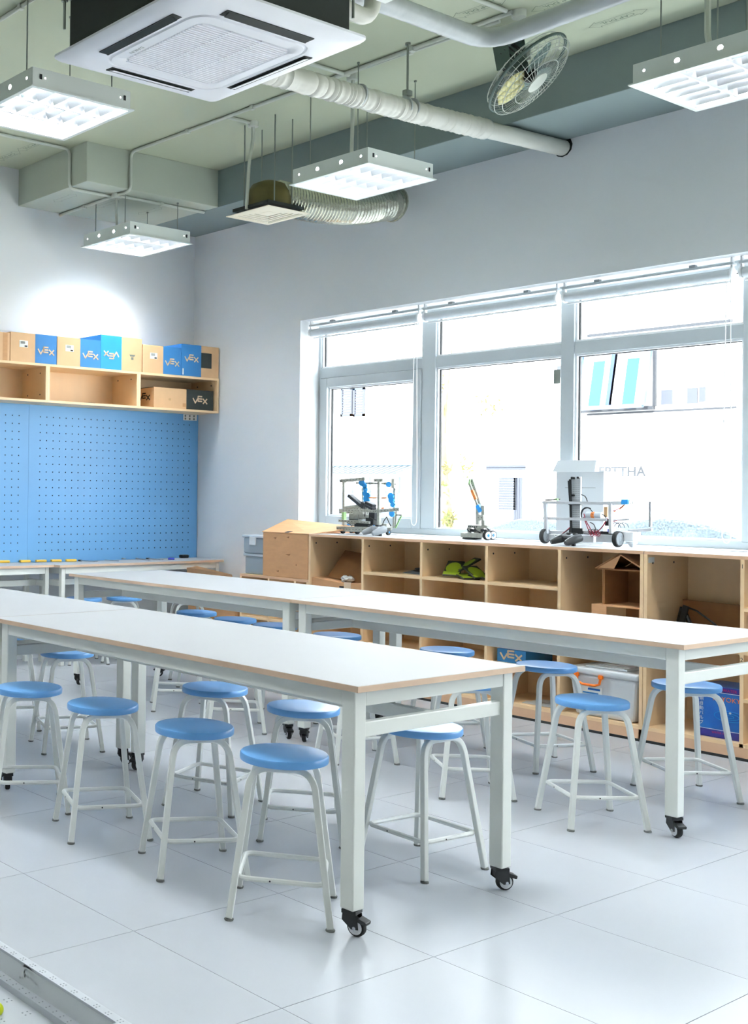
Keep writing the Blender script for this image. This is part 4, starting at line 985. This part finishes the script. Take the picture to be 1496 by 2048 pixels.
# --- robot one: tall construction-kit frame at the left
Z1 = lambda x, y: (660+.10695*x, 940+.10695*y)
XF1, XK1 = 6.34, 6.50
t = thing('kit_robot', 'tall grey and blue construction-kit robot frame left on the counter', 'robot', (6.42, 5.5, ZK))
beam(t, Z1(145, 1100), Z1(720, 1115), XF1, wd=.030); beam(t, Z1(420, 1040), Z1(1150, 1085), XK1, wd=.022)
beam(t, Z1(268, 200), Z1(268, 1040), XK1-.03, wd=.020); beam(t, Z1(195, 205), Z1(655, 165), XK1-.03, wd=.020)
beam(t, Z1(925, 180), Z1(915, 1100), XF1+.02, wd=.020); beam(t, Z1(1215, 165), Z1(1205, 1085), XK1, wd=.018); beam(t, Z1(1195, 160), Z1(1195, 340), XK1-.02, wd=.024)
beam(t, Z1(490, 243), Z1(1060, 255), XK1-.01, wd=.012); beam(t, Z1(830, 195), Z1(995, 190), XF1+.02, wd=.018)
beam(t, Z1(175, 745), Z1(860, 775), XF1+.02, wd=.014); beam(t, Z1(840, 775), Z1(1305, 735), XF1+.02, wd=.018); beam(t, Z1(180, 790), Z1(720, 800), XK1, wd=.014)
beam(t, Z1(165, 945), Z1(745, 985), XF1+.03, wd=.014); beam(t, Z1(340, 720), Z1(880, 735), XK1, wd=.014)
beam(t, Z1(1250, 740), Z1(1230, 1080), XF1+.06, wd=.012); beam(t, Z1(1340, 850), Z1(1225, 1085), XF1+.05, wd=.008, m='robot_green'); beam(t, Z1(1225, 840), Z1(1345, 845), XF1+.05, wd=.008)
beam(t, Z1(262, 790), Z1(262, 940), XK1-.035, wd=.022, m='robot_green', holes=False); beam(t, Z1(610, 330), Z1(610, 640), XK1-.005, wd=.012)
for x, y, w_, h_ in ((480, 880, .085, .05), (640, 870, .06, .035), (470, 960, .07, .04), (620, 1030, .12, .05), (820, 860, .05, .05), (560, 800, .09, .03), (780, 960, .07, .05), (1010, 1040, .08, .03)):
    MB().obox(rob(*Z1(x, y), XF1+.07), (.05, w_, h_)).build('motor_block', 'robot_grey' if (x+y) % 3 else 'robot_dark', t, bevel=.004)
for x, y, w_, a in ((510, 590, .16, 32), (720, 670, .11, 22), (430, 690, .12, -8), (760, 640, .07, 20)):
    MB().obox(rob(*Z1(x, y), XF1+.06), (.05, w_, .022), Matrix.Rotation(R(-a)*-1, 3, 'X')).build('controller_block', 'robot_dark' if x != 430 else 'robot_grey', t, bevel=.005)
for x, y, r0 in ((585, 235, .027), (640, 300, .022), (655, 365, .020), (650, 440, .022), (705, 470, .018), (665, 535, .024), (700, 575, .018), (655, 610, .020), (1090, 270, .022), (1130, 490, .026), (1140, 560, .024), (1165, 650, .020), (1150, 815, .024), (840, 1040, .020), (960, 1060, .012), (340, 1045, .016), (520, 1030, .016)):
    cp = rob(*Z1(x, y), XK1-.03); gm = MB(); pr = []
    for k in range(24): rr = r0*(1 if k % 2 else .86); a = 2*math.pi*k/24; pr.append(cp+Vector((0, rr*math.cos(a), rr*math.sin(a))))
    gm.prism(pr, (.010, 0, 0)); gm.build('gear', 'robot_blue', t)
for (a, b_, m_) in ((Z1(700, 515), Z1(900, 520), 'robot_orange'), (Z1(900, 525), Z1(1050, 520), 'robot_orange'), (Z1(1140, 795), Z1(1225, 800), 'robot_orange'), (Z1(950, 720), Z1(1005, 710), 'robot_orange')): MB().tube([rob(*a, XK1-.02), rob(*b_, XK1-.02)], .005, 8).build('axle', m_, t, smooth=True)
for x, y in ((1155, 250), (1225, 265), (1220, 370), (1205, 455), (1205, 525), (1215, 640)): p = rob(*Z1(x, y), XK1-.012); MB().tube([p, p+Vector((-.02, -.012, 0))], .003, 6).build('pin', 'black_plastic', t)
for pts in ([(640, 640), (660, 780), (650, 870)], [(740, 880), (800, 920), (880, 935)], [(320, 985), (370, 1010), (410, 1050)], [(1060, 880), (1000, 960), (980, 1050)], [(1060, 880), (1100, 980), (1140, 1050)]):
    MB().tube(smooth_path([rob(*Z1(*q), XF1+.03) for q in pts], .03), .0032, 6).build('cable', 'black_plastic', t, smooth=True)
for x, y, X in ((240, 1160, XF1+.01), (510, 1165, XF1+.01), (1090, 1160, XF1+.10), (400, 1100, XK1+.02)):
    c_ = rob(*Z1(x, y), X); wheel(t, (X, c_.y, ZK+.021), (0, 1, 0), .021, .016, 'robot_dark', 'robot_blue')
p = at(757, 1064, X=6.26); gamepad('game_controller', 'grey game controller lying before the tall kit robot', (6.26, p.y, ZK), R(-25), 'grey_plastic', 1.2)
# --- robot two: small arm robot
Z2 = lambda x, y: (900+.08021*x, 940+.08021*y)
XA, XA2 = 6.41, 6.455
t = thing('kit_robot', 'small grey arm robot with a raised beam and blue hub wheel, middle of counter', 'robot', (6.43, 4.6, ZK))
B((XA, rob(*Z2(760, 0), XA).y, ZK+.012), (XA+.09, rob(*Z2(275, 0), XA).y, ZK+.042)).build('base', 'robot_grey', t, bevel=.003)
B((XA+.01, rob(*Z2(620, 0), XA).y, ZK+.001), (XA+.08, rob(*Z2(300, 0), XA).y, ZK+.012)).build('skid', 'robot_dark', t)
c_ = rob(*Z2(880, 1635), XA); wheel(t, (XA+.02, c_.y, ZK+.030), (.25, 1, 0), .030, .022, 'white_plastic', 'robot_blue'); wheel(t, (XA+.10, c_.y+.02, ZK+.030), (.25, 1, 0), .030, .022, 'white_plastic', 'robot_blue')
B((XA+.02, rob(*Z2(885, 0), XA).y, 1.092), (XA+.06, rob(*Z2(400, 0), XA).y, 1.112)).build('deck', 'robot_grey', t, bevel=.002)
for k in range(6): p = rob(*Z2(425+48*k, 1400), XA+.02); MB().lathe((XA+.0195, p.y, 1.101), (-1, 0, 0), [(.004, 0), (.004, .001)], 8).build('peg_hole', 'robot_dark', t)
B((XA+.02, rob(*Z2(880, 0), XA).y, 1.072), (XA+.06, rob(*Z2(730, 0), XA).y, 1.088)).build('motor_block', 'robot_dark', t); B((XA+.02, rob(*Z2(620, 0), XA).y, 1.068), (XA+.05, rob(*Z2(460, 0), XA).y, 1.086)).build('motor_block', 'robot_dark', t)
B((XA+.02, rob(*Z2(720, 0), XA).y, 1.04), (XA+.06, rob(*Z2(560, 0), XA).y, 1.092)).build('tower', 'robot_grey', t); B((XA+.025, rob(*Z2(440, 0), XA).y, 1.04), (XA+.05, rob(*Z2(390, 0), XA).y, 1.092)).build('tower', 'robot_grey', t)
beam(t, Z2(700, 880), Z2(705, 1370), XA+.03, wd=.022); beam(t, Z2(838, 890), Z2(850, 1380), XA+.03, wd=.024); beam(t, Z2(700, 1190), Z2(860, 1190), XA+.02, wd=.03)
beam(t, Z2(540, 225), Z2(780, 960), XA+.05, wd=.020); beam(t, Z2(490, 350), Z2(690, 900), XA+.02, wd=.012); beam(t, Z2(490, 220), Z2(480, 390), XA+.02, wd=.010, m='robot_green')
beam(t, Z2(545, 500), Z2(640, 730), XA+.015, wd=.016, m='robot_orange', holes=False); beam(t, Z2(690, 880), Z2(775, 1040), XA+.02, wd=.022, m='robot_blue', holes=False)
for pts in ([(440, 1430), (430, 1500), (530, 1570)], [(600, 1430), (640, 1500), (760, 1570)], [(890, 1450), (980, 1480), (960, 1520)]): MB().tube(smooth_path([rob(*Z2(*q), XA+.01) for q in pts], .03), .0035, 6).build('cable', 'black_plastic', t, smooth=True)
p = rob(*Z2(960, 1628), XA+.05); MB().tube([p, rob(*Z2(1085, 1628), XA+.05)], .003, 6).build('axle', 'tool_steel', t)
# --- robot three: wide wired rover
Z3 = lambda x, y: (1060+.1738*x, 930+.1738*y)
X3, X3b = 6.36, 6.50
t = thing('wired_rover', 'wide wired rover robot with two large wheels and upright circuit board', 'robot', (6.43, 3.95, ZK))
c_ = rob(*Z3(150, 805), X3); wheel(t, (X3+.02, c_.y, ZK+.045), (0, 1, 0), .045, .024, 'grey_plastic', 'grey_plastic', 5)
c_ = rob(*Z3(1000, 840), X3); wheel(t, (X3+.01, c_.y, ZK+.046), (0, 1, 0), .046, .024, 'grey_plastic', 'grey_plastic', 5)
beam(t, Z3(180, 430), Z3(190, 790), X3+.02, wd=.018, m='aluminium', holes=False, name='post'); beam(t, Z3(928, 440), Z3(932, 790), X3+.01, wd=.018, m='aluminium', holes=False, name='post')
beam(t, Z3(150, 432), Z3(930, 440), X3+.02, wd=.014, m='aluminium', holes=False, name='rail'); beam(t, Z3(150, 612), Z3(890, 632), X3+.03, wd=.014, m='aluminium', holes=False, name='rail'); beam(t, Z3(170, 770), Z3(1000, 785), X3+.05, wd=.016, m='aluminium', holes=False, name='rail')
beam(t, Z3(930, 442), Z3(1140, 432), X3+.03, wd=.018, m='aluminium', holes=False, name='rail'); beam(t, Z3(950, 640), Z3(1145, 625), X3+.06, wd=.010, m='aluminium', holes=False, name='rail'); beam(t, Z3(1385, 420), Z3(1385, 715), X3+.10, wd=.012, m='tool_steel', holes=False, name='post'); beam(t, Z3(1130, 760), Z3(1405, 745), X3+.10, wd=.014, m='aluminium', holes=False, name='rail')
bd_ = MB().bar(rob(*Z3(535, 135), X3+.05), rob(*Z3(530, 790), X3+.05), .012, .058, up=(0, 1, 0)).build('circuit_board', 'carton_white', t); mb = MB()
for i in range(26):
    for j in range(4):
        p = rob(*Z3(497+22*j, 160+24*i), X3+.042); mb.lathe(p, (-1, 0, 0), [(.0017, 0), (.0017, .0015)], 6)
tag(mb.build('board_holes', 'robot_dark', bd_), kind='stuff')
for a, b_, w_ in (((462, 165), (474, 780), .010), ((445, 180), (462, 430), .006)): MB().bar(rob(*Z3(*a), X3+.03), rob(*Z3(*b_), X3+.03), .01, w_).build('channel', 'black_plastic', t)
for x, y, w_, h_, m_ in ((525, 440, .075, .022, 'black_plastic'), (540, 760, .085, .035, 'black_plastic'), (500, 150, .02, .016, 'black_plastic'), (565, 145, .016, .012, 'black_plastic'), (490, 350, .03, .012, 'black_plastic'), (170, 430, .02, .016, 'tool_blue'), (175, 480, .012, .03, 'tool_blue'), (905, 660, .03, .04, 'black_plastic'), (925, 755, .02, .02, 'tool_blue'), (890, 780, .07, .016, 'black_plastic'), (180, 750, .04, .010, 'black_plastic'), (195, 785, .03, .012, 'robot_green'), (915, 440, .016, .02, 'robot_dark'), (660, 850, .09, .04, 'aluminium'), (870, 845, .10, .045, 'aluminium'), (250, 830, .10, .035, 'aluminium'), (885, 540, .022, .06, 'carton_tan')):
    MB().obox(rob(*Z3(x, y), X3+.045), (.03, w_, h_)).build('module', m_, t, bevel=.003)
MB().obox(rob(*Z3(260, 400), X3+.03), (.04, .075, .008), Matrix.Rotation(R(-4), 3, 'X')).build('circuit_strip', 'robot_dark', t); MB().obox(rob(*Z3(305, 395), X3+.02), (.02, .018, .012)).build('module', 'robot_green', t, bevel=.002)
for x0, x1, m_ in ((655, 715, 'bin_clear'), (715, 755, 'robot_orange'), (755, 830, 'bin_clear')): MB().tube([rob(*Z3(x0, 575), X3+.05), rob(*Z3(x1, 580), X3+.05)], .020, 14).build('battery_cell', m_, t, smooth=True)
MB().obox(rob(*Z3(1160, 820), X3+.09), (.08, .075, .055)).build('white_motor', 'white_plastic', t, bevel=.006)
for k in range(5): p = rob(*Z3(1130+22*k, 430), X3+.03); MB().tube([p+Vector((.011*math.cos(q*.7), .002*q/9, .011*math.sin(q*.7))) for q in range(10)], .0022, 5).build('spring_coil', 'tool_steel', t)
MB().obox(rob(*Z3(1100, 425), X3+.02), (.03, .04, .03)).build('module', 'robot_blue', t, bevel=.004)
c_ = rob(*Z3(1160, 905), X3+.08); MB().lathe((X3+.09, c_.y, ZK), (0, 0, 1), [(.006, 0), (.012, .005), (.018, .014), (.030, .022), (.032, .030)], 16).build('ball_caster', 'white_plastic', t, smooth=True)
for k in range(3):
    p = rob(*Z3(985+45*k, 720), X3+.07); MB().tube([p+Vector((0, .03*math.cos(a), .028*math.sin(a))) for a in [math.pi*q/8 for q in range(9)]], .003, 6).build('pump_hose', 'tool_steel', t, smooth=True)
for m_, pts in (('red_wire', [(620, 560), (640, 640), (700, 740), (720, 790), (790, 760), (860, 680), (890, 610)]), ('red_wire', [(615, 600), (640, 660), (680, 770), (740, 790), (760, 810)]), ('red_wire', [(880, 620), (850, 690), (770, 780), (680, 770)]), ('red_wire', [(960, 650), (1000, 640)]), ('robot_dark', [(600, 640), (590, 560), (620, 500), (680, 490), (720, 540)]), ('robot_dark', [(590, 600), (585, 530), (640, 480), (700, 500)]), ('robot_dark', [(590, 340), (640, 360), (660, 420)]), ('robot_dark', [(830, 565), (870, 590), (880, 640)]), ('robot_dark', [(690, 660), (740, 680), (760, 760), (700, 800), (620, 790)]), ('robot_dark', [(470, 720), (420, 760), (330, 820)]), ('robot_orange', [(965, 540), (1040, 510), (1090, 455)]), ('red_wire', [(960, 530), (1030, 500), (1080, 460)]), ('red_wire', [(470, 710), (400, 770), (340, 815)]), ('cord', [(270, 790), (300, 850), (350, 800)])):
    MB().tube(smooth_path([rob(*Z3(*q), X3+.028) for q in pts], .04), .0028, 6).build('wire', m_, t, smooth=True)
for k in range(9): p = rob(*Z3(690+12*k, 760+18*(k % 3)), X3+.022); MB().tube([p+Vector((0, .012*math.cos(a), .012*math.sin(a))) for a in [2*math.pi*q/8 for q in range(8)]], .002, 5, closed=True).build('wire_loop', 'red_wire' if k % 3 else 'robot_dark', t)
p = at(1142, 1080, X=6.25); gamepad('game_controller', 'black game controller lying before the wired rover', (6.25, p.y, ZK), R(-28), 'black_plastic', 1.2)
# --- white carton behind the rover
t = thing('white_box', 'white carton with folded top behind the wired rover at the window', 'box', (6.67, 3.97, ZK))
ya, yb = rob(1112, 1000, 6.60).y, rob(1207, 1000, 6.60).y; zt = rob(1160, 943, 6.60).z
B((6.60, yb, ZK), (6.735, ya, zt)).build('body', 'carton_white', t, bevel=.003)
MB().prism([(6.62, rob(1114, 0, 6.62).y, zt), (6.62, rob(1198, 0, 6.62).y, zt), (6.66, rob(1194, 0, 6.62).y, zt+.07), (6.66, rob(1117, 0, 6.62).y, zt+.072)], (.005, 0, 0)).build('raised_flap', 'carton_white', t)
B((6.5995, yb+.05, zt-.10), (6.6003, ya-.06, zt-.098)).build('crease', 'print_grey', t)

# ================================================================== PLAYING FIELD, lower left
FX1, FY0, FZ = 1.625, 2.03, .104
t = thing('game_field', 'white plastic robot game field with raised rim in the lower left corner', 'game field', (1.0, 3.2, 0))
B((.40, FY0, 0), (FX1, 4.46, .028)).build('field_floor', 'field_white', t)
B((FX1-.022, FY0, .028), (FX1, 4.46, FZ)).build('rim', 'field_grey', t, bevel=.003); B((.40, FY0, .028), (FX1-.022, FY0+.022, FZ)).build('rim', 'field_grey', t, bevel=.003); B((.40, 4.438, .028), (FX1-.022, 4.46, FZ)).build('rim', 'field_grey', t)
B((FX1-.024, FY0, FZ-.006), (FX1+.001, 4.46, FZ+.001)).build('rim_cap', 'field_white', t); B((.40, FY0-.001, FZ-.006), (FX1-.024, FY0+.024, FZ+.001)).build('rim_cap', 'field_white', t)
B((FX1-.05, FY0+.022, .028), (FX1-.022, 4.438, .046)).build('rim_foot', 'field_white', t)
mb = MB()
for k in range(40):
    y = FY0+.02+.045*k
    for i in range(2):
        for j in range(2): mb.lathe((FX1-.017+.009*i, y+.010*j, FZ+.001), (0, 0, 1), [(.0022, 0), (.0022, .0004)], 6)
tag(mb.build('rim_peg_holes', 'field_ink', t), kind='stuff')
mb = MB()
for k in range(10):
    for l in range(6):
        for i in range(2):
            for j in range(2): mb.lathe((FX1-.085-.075*l+.014*i, FY0+.05+.085*k+.014*j, .028), (0, 0, 1), [(.0025, 0), (.0025, .0006)], 6)
for k in range(30):
    for i in range(2): mb.lathe((FX1-.042+.010*i, FY0+.04+.03*k, .046), (0, 0, 1), [(.002, 0), (.002, .0005)], 6)
tag(mb.build('floor_peg_holes', 'field_ink', t), kind='stuff')
brandmark((FX1-.0225, 2.42, .075), (0, -1, 0), (0, 0, 1), .11, 'field_grey', t, 'raised_lettering')
for x0, x1, y0, y1 in ((1.43, 1.555, 2.10, 2.118), (1.30, 1.40, 2.16, 2.178)):
    B((x0, y0, .029), (x1, y1, .033)).build('black_strip', 'carton_black', t)
    for q in range(4): MB().lathe((x0+.015+(x1-x0-.03)*q/3, (y0+y1)/2, .033), (0, 0, 1), [(.005, 0), (.005, .002)], 10).build('white_peg', 'field_white', t)
bp = at(-4, 2018, Z=.042); bl = MB().lathe((bp.x, bp.y, .0285), (0, 0, 1), [(.004, 0), (.010, .002), (.0135, .008), (.014, .014), (.0125, .020), (.008, .0255), (.001, .0275)], 20).build('ball', 'ball_yellow', smooth=True)
tag(bl, 'small yellow ball on the game field at the left edge', 'ball')

# ================================================================== OUTSIDE
struct('street_ground', B((XW+.33, -25, -.5), (40, 60, -.35)), 'street')
XO = 20.0
fb_ = thing('white_building', 'sunlit white building across the street seen through the window', 'building', (XO+3, 12, -.35))
B((XO, -12, -.35), (XO+6, 45, 9)).build('wall', 'facade', fb_)
def orect(px0, py0, px1, py1, X=XO-.06):
    a = at(px0, py0, X=X); b_ = at(px1, py1, X=X); return a.y, b_.y, a.z, b_.z
def owin(px0, py0, px1, py1, tilt=True):
    y0, y1, z1, z0 = orect(px0, py0, px1, py1)
    fr_ = B((XO-.10, y1-.06, z0-.06), (XO-.0, y0+.06, z0)).build('window_sill', 'facade_trim', fb_)
    mid = (y0+y1)/2
    for a, b_ in ((mid, y0), (y1, mid)):
        mb = MB(); w_ = .07; o = Vector((XO-.05, 0, z1)); lean = .22
        def P(y, z): return Vector((XO-.08-(z1-z)*lean, y, z))
        for (ya, za, yb, zb_) in ((a, z0, a, z1), (b_, z0, b_, z1), (a, z0, b_, z0), (a, z1, b_, z1)): mb.bar(P(ya, za), P(yb, zb_), w_, w_, up=(1, 0, 0))
        f_ = mb.build('window_sash', 'win_frame', fb_); MB().quad(P(a+.25*(b_-a), z0), P(a+.6*(b_-a), z0), P(a+.6*(b_-a), z1-.15), P(a+.25*(b_-a), z1-.15)).build('window_pane', 'win_cyan', fb_)
owin(1165, 710, 1300, 812)
y0, y1, z1, z0 = orect(1305, 680, 1310, 812); B((XO-.05, y1, z0), (XO, y0, z1)).build('drain_pipe', 'facade_trim', fb_)
for a in ((1320, 780, 1342, 808), (1372, 776, 1392, 806), (1396, 774, 1408, 803)): y0, y1, z1, z0 = orect(*a); B((XO-.03, y1, z0), (XO, y0, z1)).build('window_panel', 'shutter', fb_)
y0, y1, z1, z0 = orect(1172, 814, 1470, 816.5); B((XO-.03, y1, z0), (XO, y0, z0+.035)).build('wall_ledge', 'facade_trim', fb_)
for a in ((1180, 587, 1202, 595), (1234, 581, 1254, 588), (1298, 574, 1306, 580), (1330, 568, 1345, 575), (1380, 562, 1410, 570)): y0, y1, z1, z0 = orect(*a); B((XO-.03, y1, z0), (XO, y0, z1)).build('window_panel', 'shutter', fb_)
y0, y1, z1, z0 = orect(1175, 672, 1465, 675); a = at(1175, 672, X=XO-.05); b_ = at(1465, 641, X=XO-.05); MB().bar(a, b_, .03, .05).build('wall_ledge', 'facade_trim', fb_)
for px in (681, 706):                                                # louvred shutters
    y0, y1, z1, z0 = orect(px, 776, px+22, 832)
    mb = MB()
    for q in (((XO-.06, y1, z0), (XO-.02, y1+.05, z1)), ((XO-.06, y0-.05, z0), (XO-.02, y0, z1)), ((XO-.06, y1, z1-.05), (XO-.02, y0, z1)), ((XO-.06, y1, z0), (XO-.02, y0, z0+.05))): mb.box(*q)
    sh = mb.build('shutter_frame', 'shutter', fb_)
    for k in range(9): B((XO-.05, y1+.05, z0+.07+(z1-z0-.12)*k/9), (XO-.03, y0-.05, z0+.07+(z1-z0-.12)*k/9+.025)).build('shutter_slat', 'shutter', sh)
for s_, px in (('FPTTHA', 1243),):
    p = at(px, 944, X=XO-.03)
    text_mb(s_, .24, p, (0, -1, 0), (0, 0, 1), .0, bold=.006).build('lettering', 'facade_trim', fb_)
y0, y1, z1, z0 = orect(1112, 732, 1121, 754); B((XO-.03, y1, z0), (XO, y0, z1)).build('notice_board', 'shutter', fb_)
# corrugated canopy and barred fence on the left
XN = 15.0
cn = thing('street_canopy', 'pale corrugated canopy over a barred fence beyond the casement bay', 'canopy', (XN, 13, -.35))
a = at(655, 935, X=XN); b_ = at(835, 936, X=XN)
n_ = 16
for k in range(n_):
    ya = a.y+(b_.y-a.y)*k/n_; yb = a.y+(b_.y-a.y)*(k+.55)/n_
    MB().prism([(XN, ya, a.z), (XN, yb, a.z), (XN-.7, yb-.2, a.z-.13), (XN-.7, ya-.2, a.z-.13)], (0, 0, .02)).build('roof_rib', 'roof_tin', cn)
B((XN-.02, b_.y, a.z-.02), (XN+.04, a.y, a.z+.03)).build('roof_ridge', 'roof_tin', cn)
for px in (676, 704, 740, 770, 800):
    p = at(px, 985, X=XN); B((XN-.03, p.y-.10, -.35), (XN+.03, p.y+.10, p.z)).build('fence_panel', 'fence_grey', cn); B((XN-.02, p.y-.02, p.z), (XN+.02, p.y+.02, p.z+.25)).build('fence_bar', 'fence_grey', cn)
# louvred gate
XGt = 16.0
gt = thing('louvred_gate', 'grey slatted gate across the street right of the tree', 'gate', (XGt, 10.3, -.35))
y0, y1, z1, z0 = orect(1000, 955, 1035, 1020, XGt)
for k in range(13): z = z0+(z1-z0)*k/13; B((XGt-.03, y1, z), (XGt, y0, z+.035)).build('gate_slat', 'shutter', gt)
y0, y1, z1, z0 = orect(1029, 955, 1045, 1018, XGt)
for k in range(4): y = y1+(y0-y1)*k/4; B((XGt-.03, y, -.35), (XGt, y+.03, z1)).build('gate_bar', 'shutter', gt)
y0, y1, z1, z0 = orect(975, 931, 1052, 946, XGt); B((XGt-.04, y1, z0+.05), (XGt, y0, z0+.09)).build('gate_lintel', 'shutter', gt); B((XGt-.04, y1, z1-.04), (XGt, y0, z1)).build('gate_lintel', 'shutter', gt)
# tree
XT = 12.0
tr_ = thing('street_tree', 'thin tree with pale yellow leaves outside the second window bay', 'tree', (XT, at(893, 1000, X=XT).y, -.35))
tp = [at(x, y, X=XT) for x, y in ((896, 1120), (895, 1030), (888, 950), (886, 880), (892, 800), (899, 740), (905, 690))]
tp[0].z = -.35
MB().tube(tp, [.09, .06, .05, .035, .02, .012, .006], 10).build('trunk', 'trunk', tr_, smooth=True)
MB().tube([tp[2], at(900, 940, X=XT), at(906, 925, X=XT)], [.03, .02, .008], 6).build('branch', 'trunk', tr_); MB().tube([tp[3], at(878, 840, X=XT), at(880, 780, X=XT)], [.03, .02, .008], 6).build('branch', 'trunk', tr_)
rnd = random.Random(5)
for nm, m_, spots in (('foliage', 'leaf', [(930, 935, 14, 20), (888, 965, 6, 12), (898, 1035, 12, 60), (880, 760, 8, 10)]), ('dry_foliage', 'leaf_pale', [(900, 1040, 14, 70), (890, 935, 9, 25), (884, 775, 8, 14), (960, 812, 20, 12), (992, 812, 18, 10)])):
    mb = MB()
    for px, py, sp, n in spots:
        for k in range(n):
            c_ = at(px+rnd.gauss(0, sp*.5), py+rnd.gauss(0, sp*.6), X=XT+rnd.uniform(-.3, .3)); a = rnd.uniform(0, 6.28); d = Vector((rnd.uniform(-.5, .5), math.cos(a), math.sin(a)))*.03; e = Vector((rnd.uniform(-.5, .5), -math.sin(a), math.cos(a)))*.014
            mb.quad(c_-d, c_+e, c_+d, c_-e)
    tag(mb.build(nm, m_, tr_), kind='stuff')
# parked cars
def car(lab, px, py, X, L=3.9):
    c_ = at(px, py, X=X); t = thing('parked_car', lab, 'car', (X+.8, c_.y, -.35), 'parked cars outside'); zt = c_.z; y = c_.y
    prof = [(-L/2, -.1), (-L/2, .35), (-L/2+.1, .55), (-.95, zt-.42), (.95, zt-.42), (L/2-.05, .45), (L/2, .2), (L/2, -.1)]
    MB().prism([(X, y+a, b_) for a, b_ in prof], (1.6, 0, 0)).build('body', 'car_paint', t, bevel=.06, seg=3)
    gp = [(-1.0, zt-.42)] + [(-.95+1.9*k/10, zt-.42+.42*math.sin(math.pi*(k*.8+1)/10)) for k in range(1, 10)] + [(1.0, zt-.42)]
    MB().prism([(X+.1, y+a, b_) for a, b_ in gp], (1.4, 0, 0)).build('cabin_glass', 'car_glass', t, bevel=.03)
    for a in (-L/2+.7, L/2-.7): MB().lathe((X-.02, y+a, -.05), (1, 0, 0), [(.2, 0), (.3, .02), (.3, .2)], 20).build('tyre', 'dark_rubber', t)
    return t
car('pale parked car behind the wired rover, dotted windscreen showing', 1318, 1036, 10.2, 2.9)
car('pale parked car between the arm robot and the rover', 1055, 1037, 13.2, 2.9)
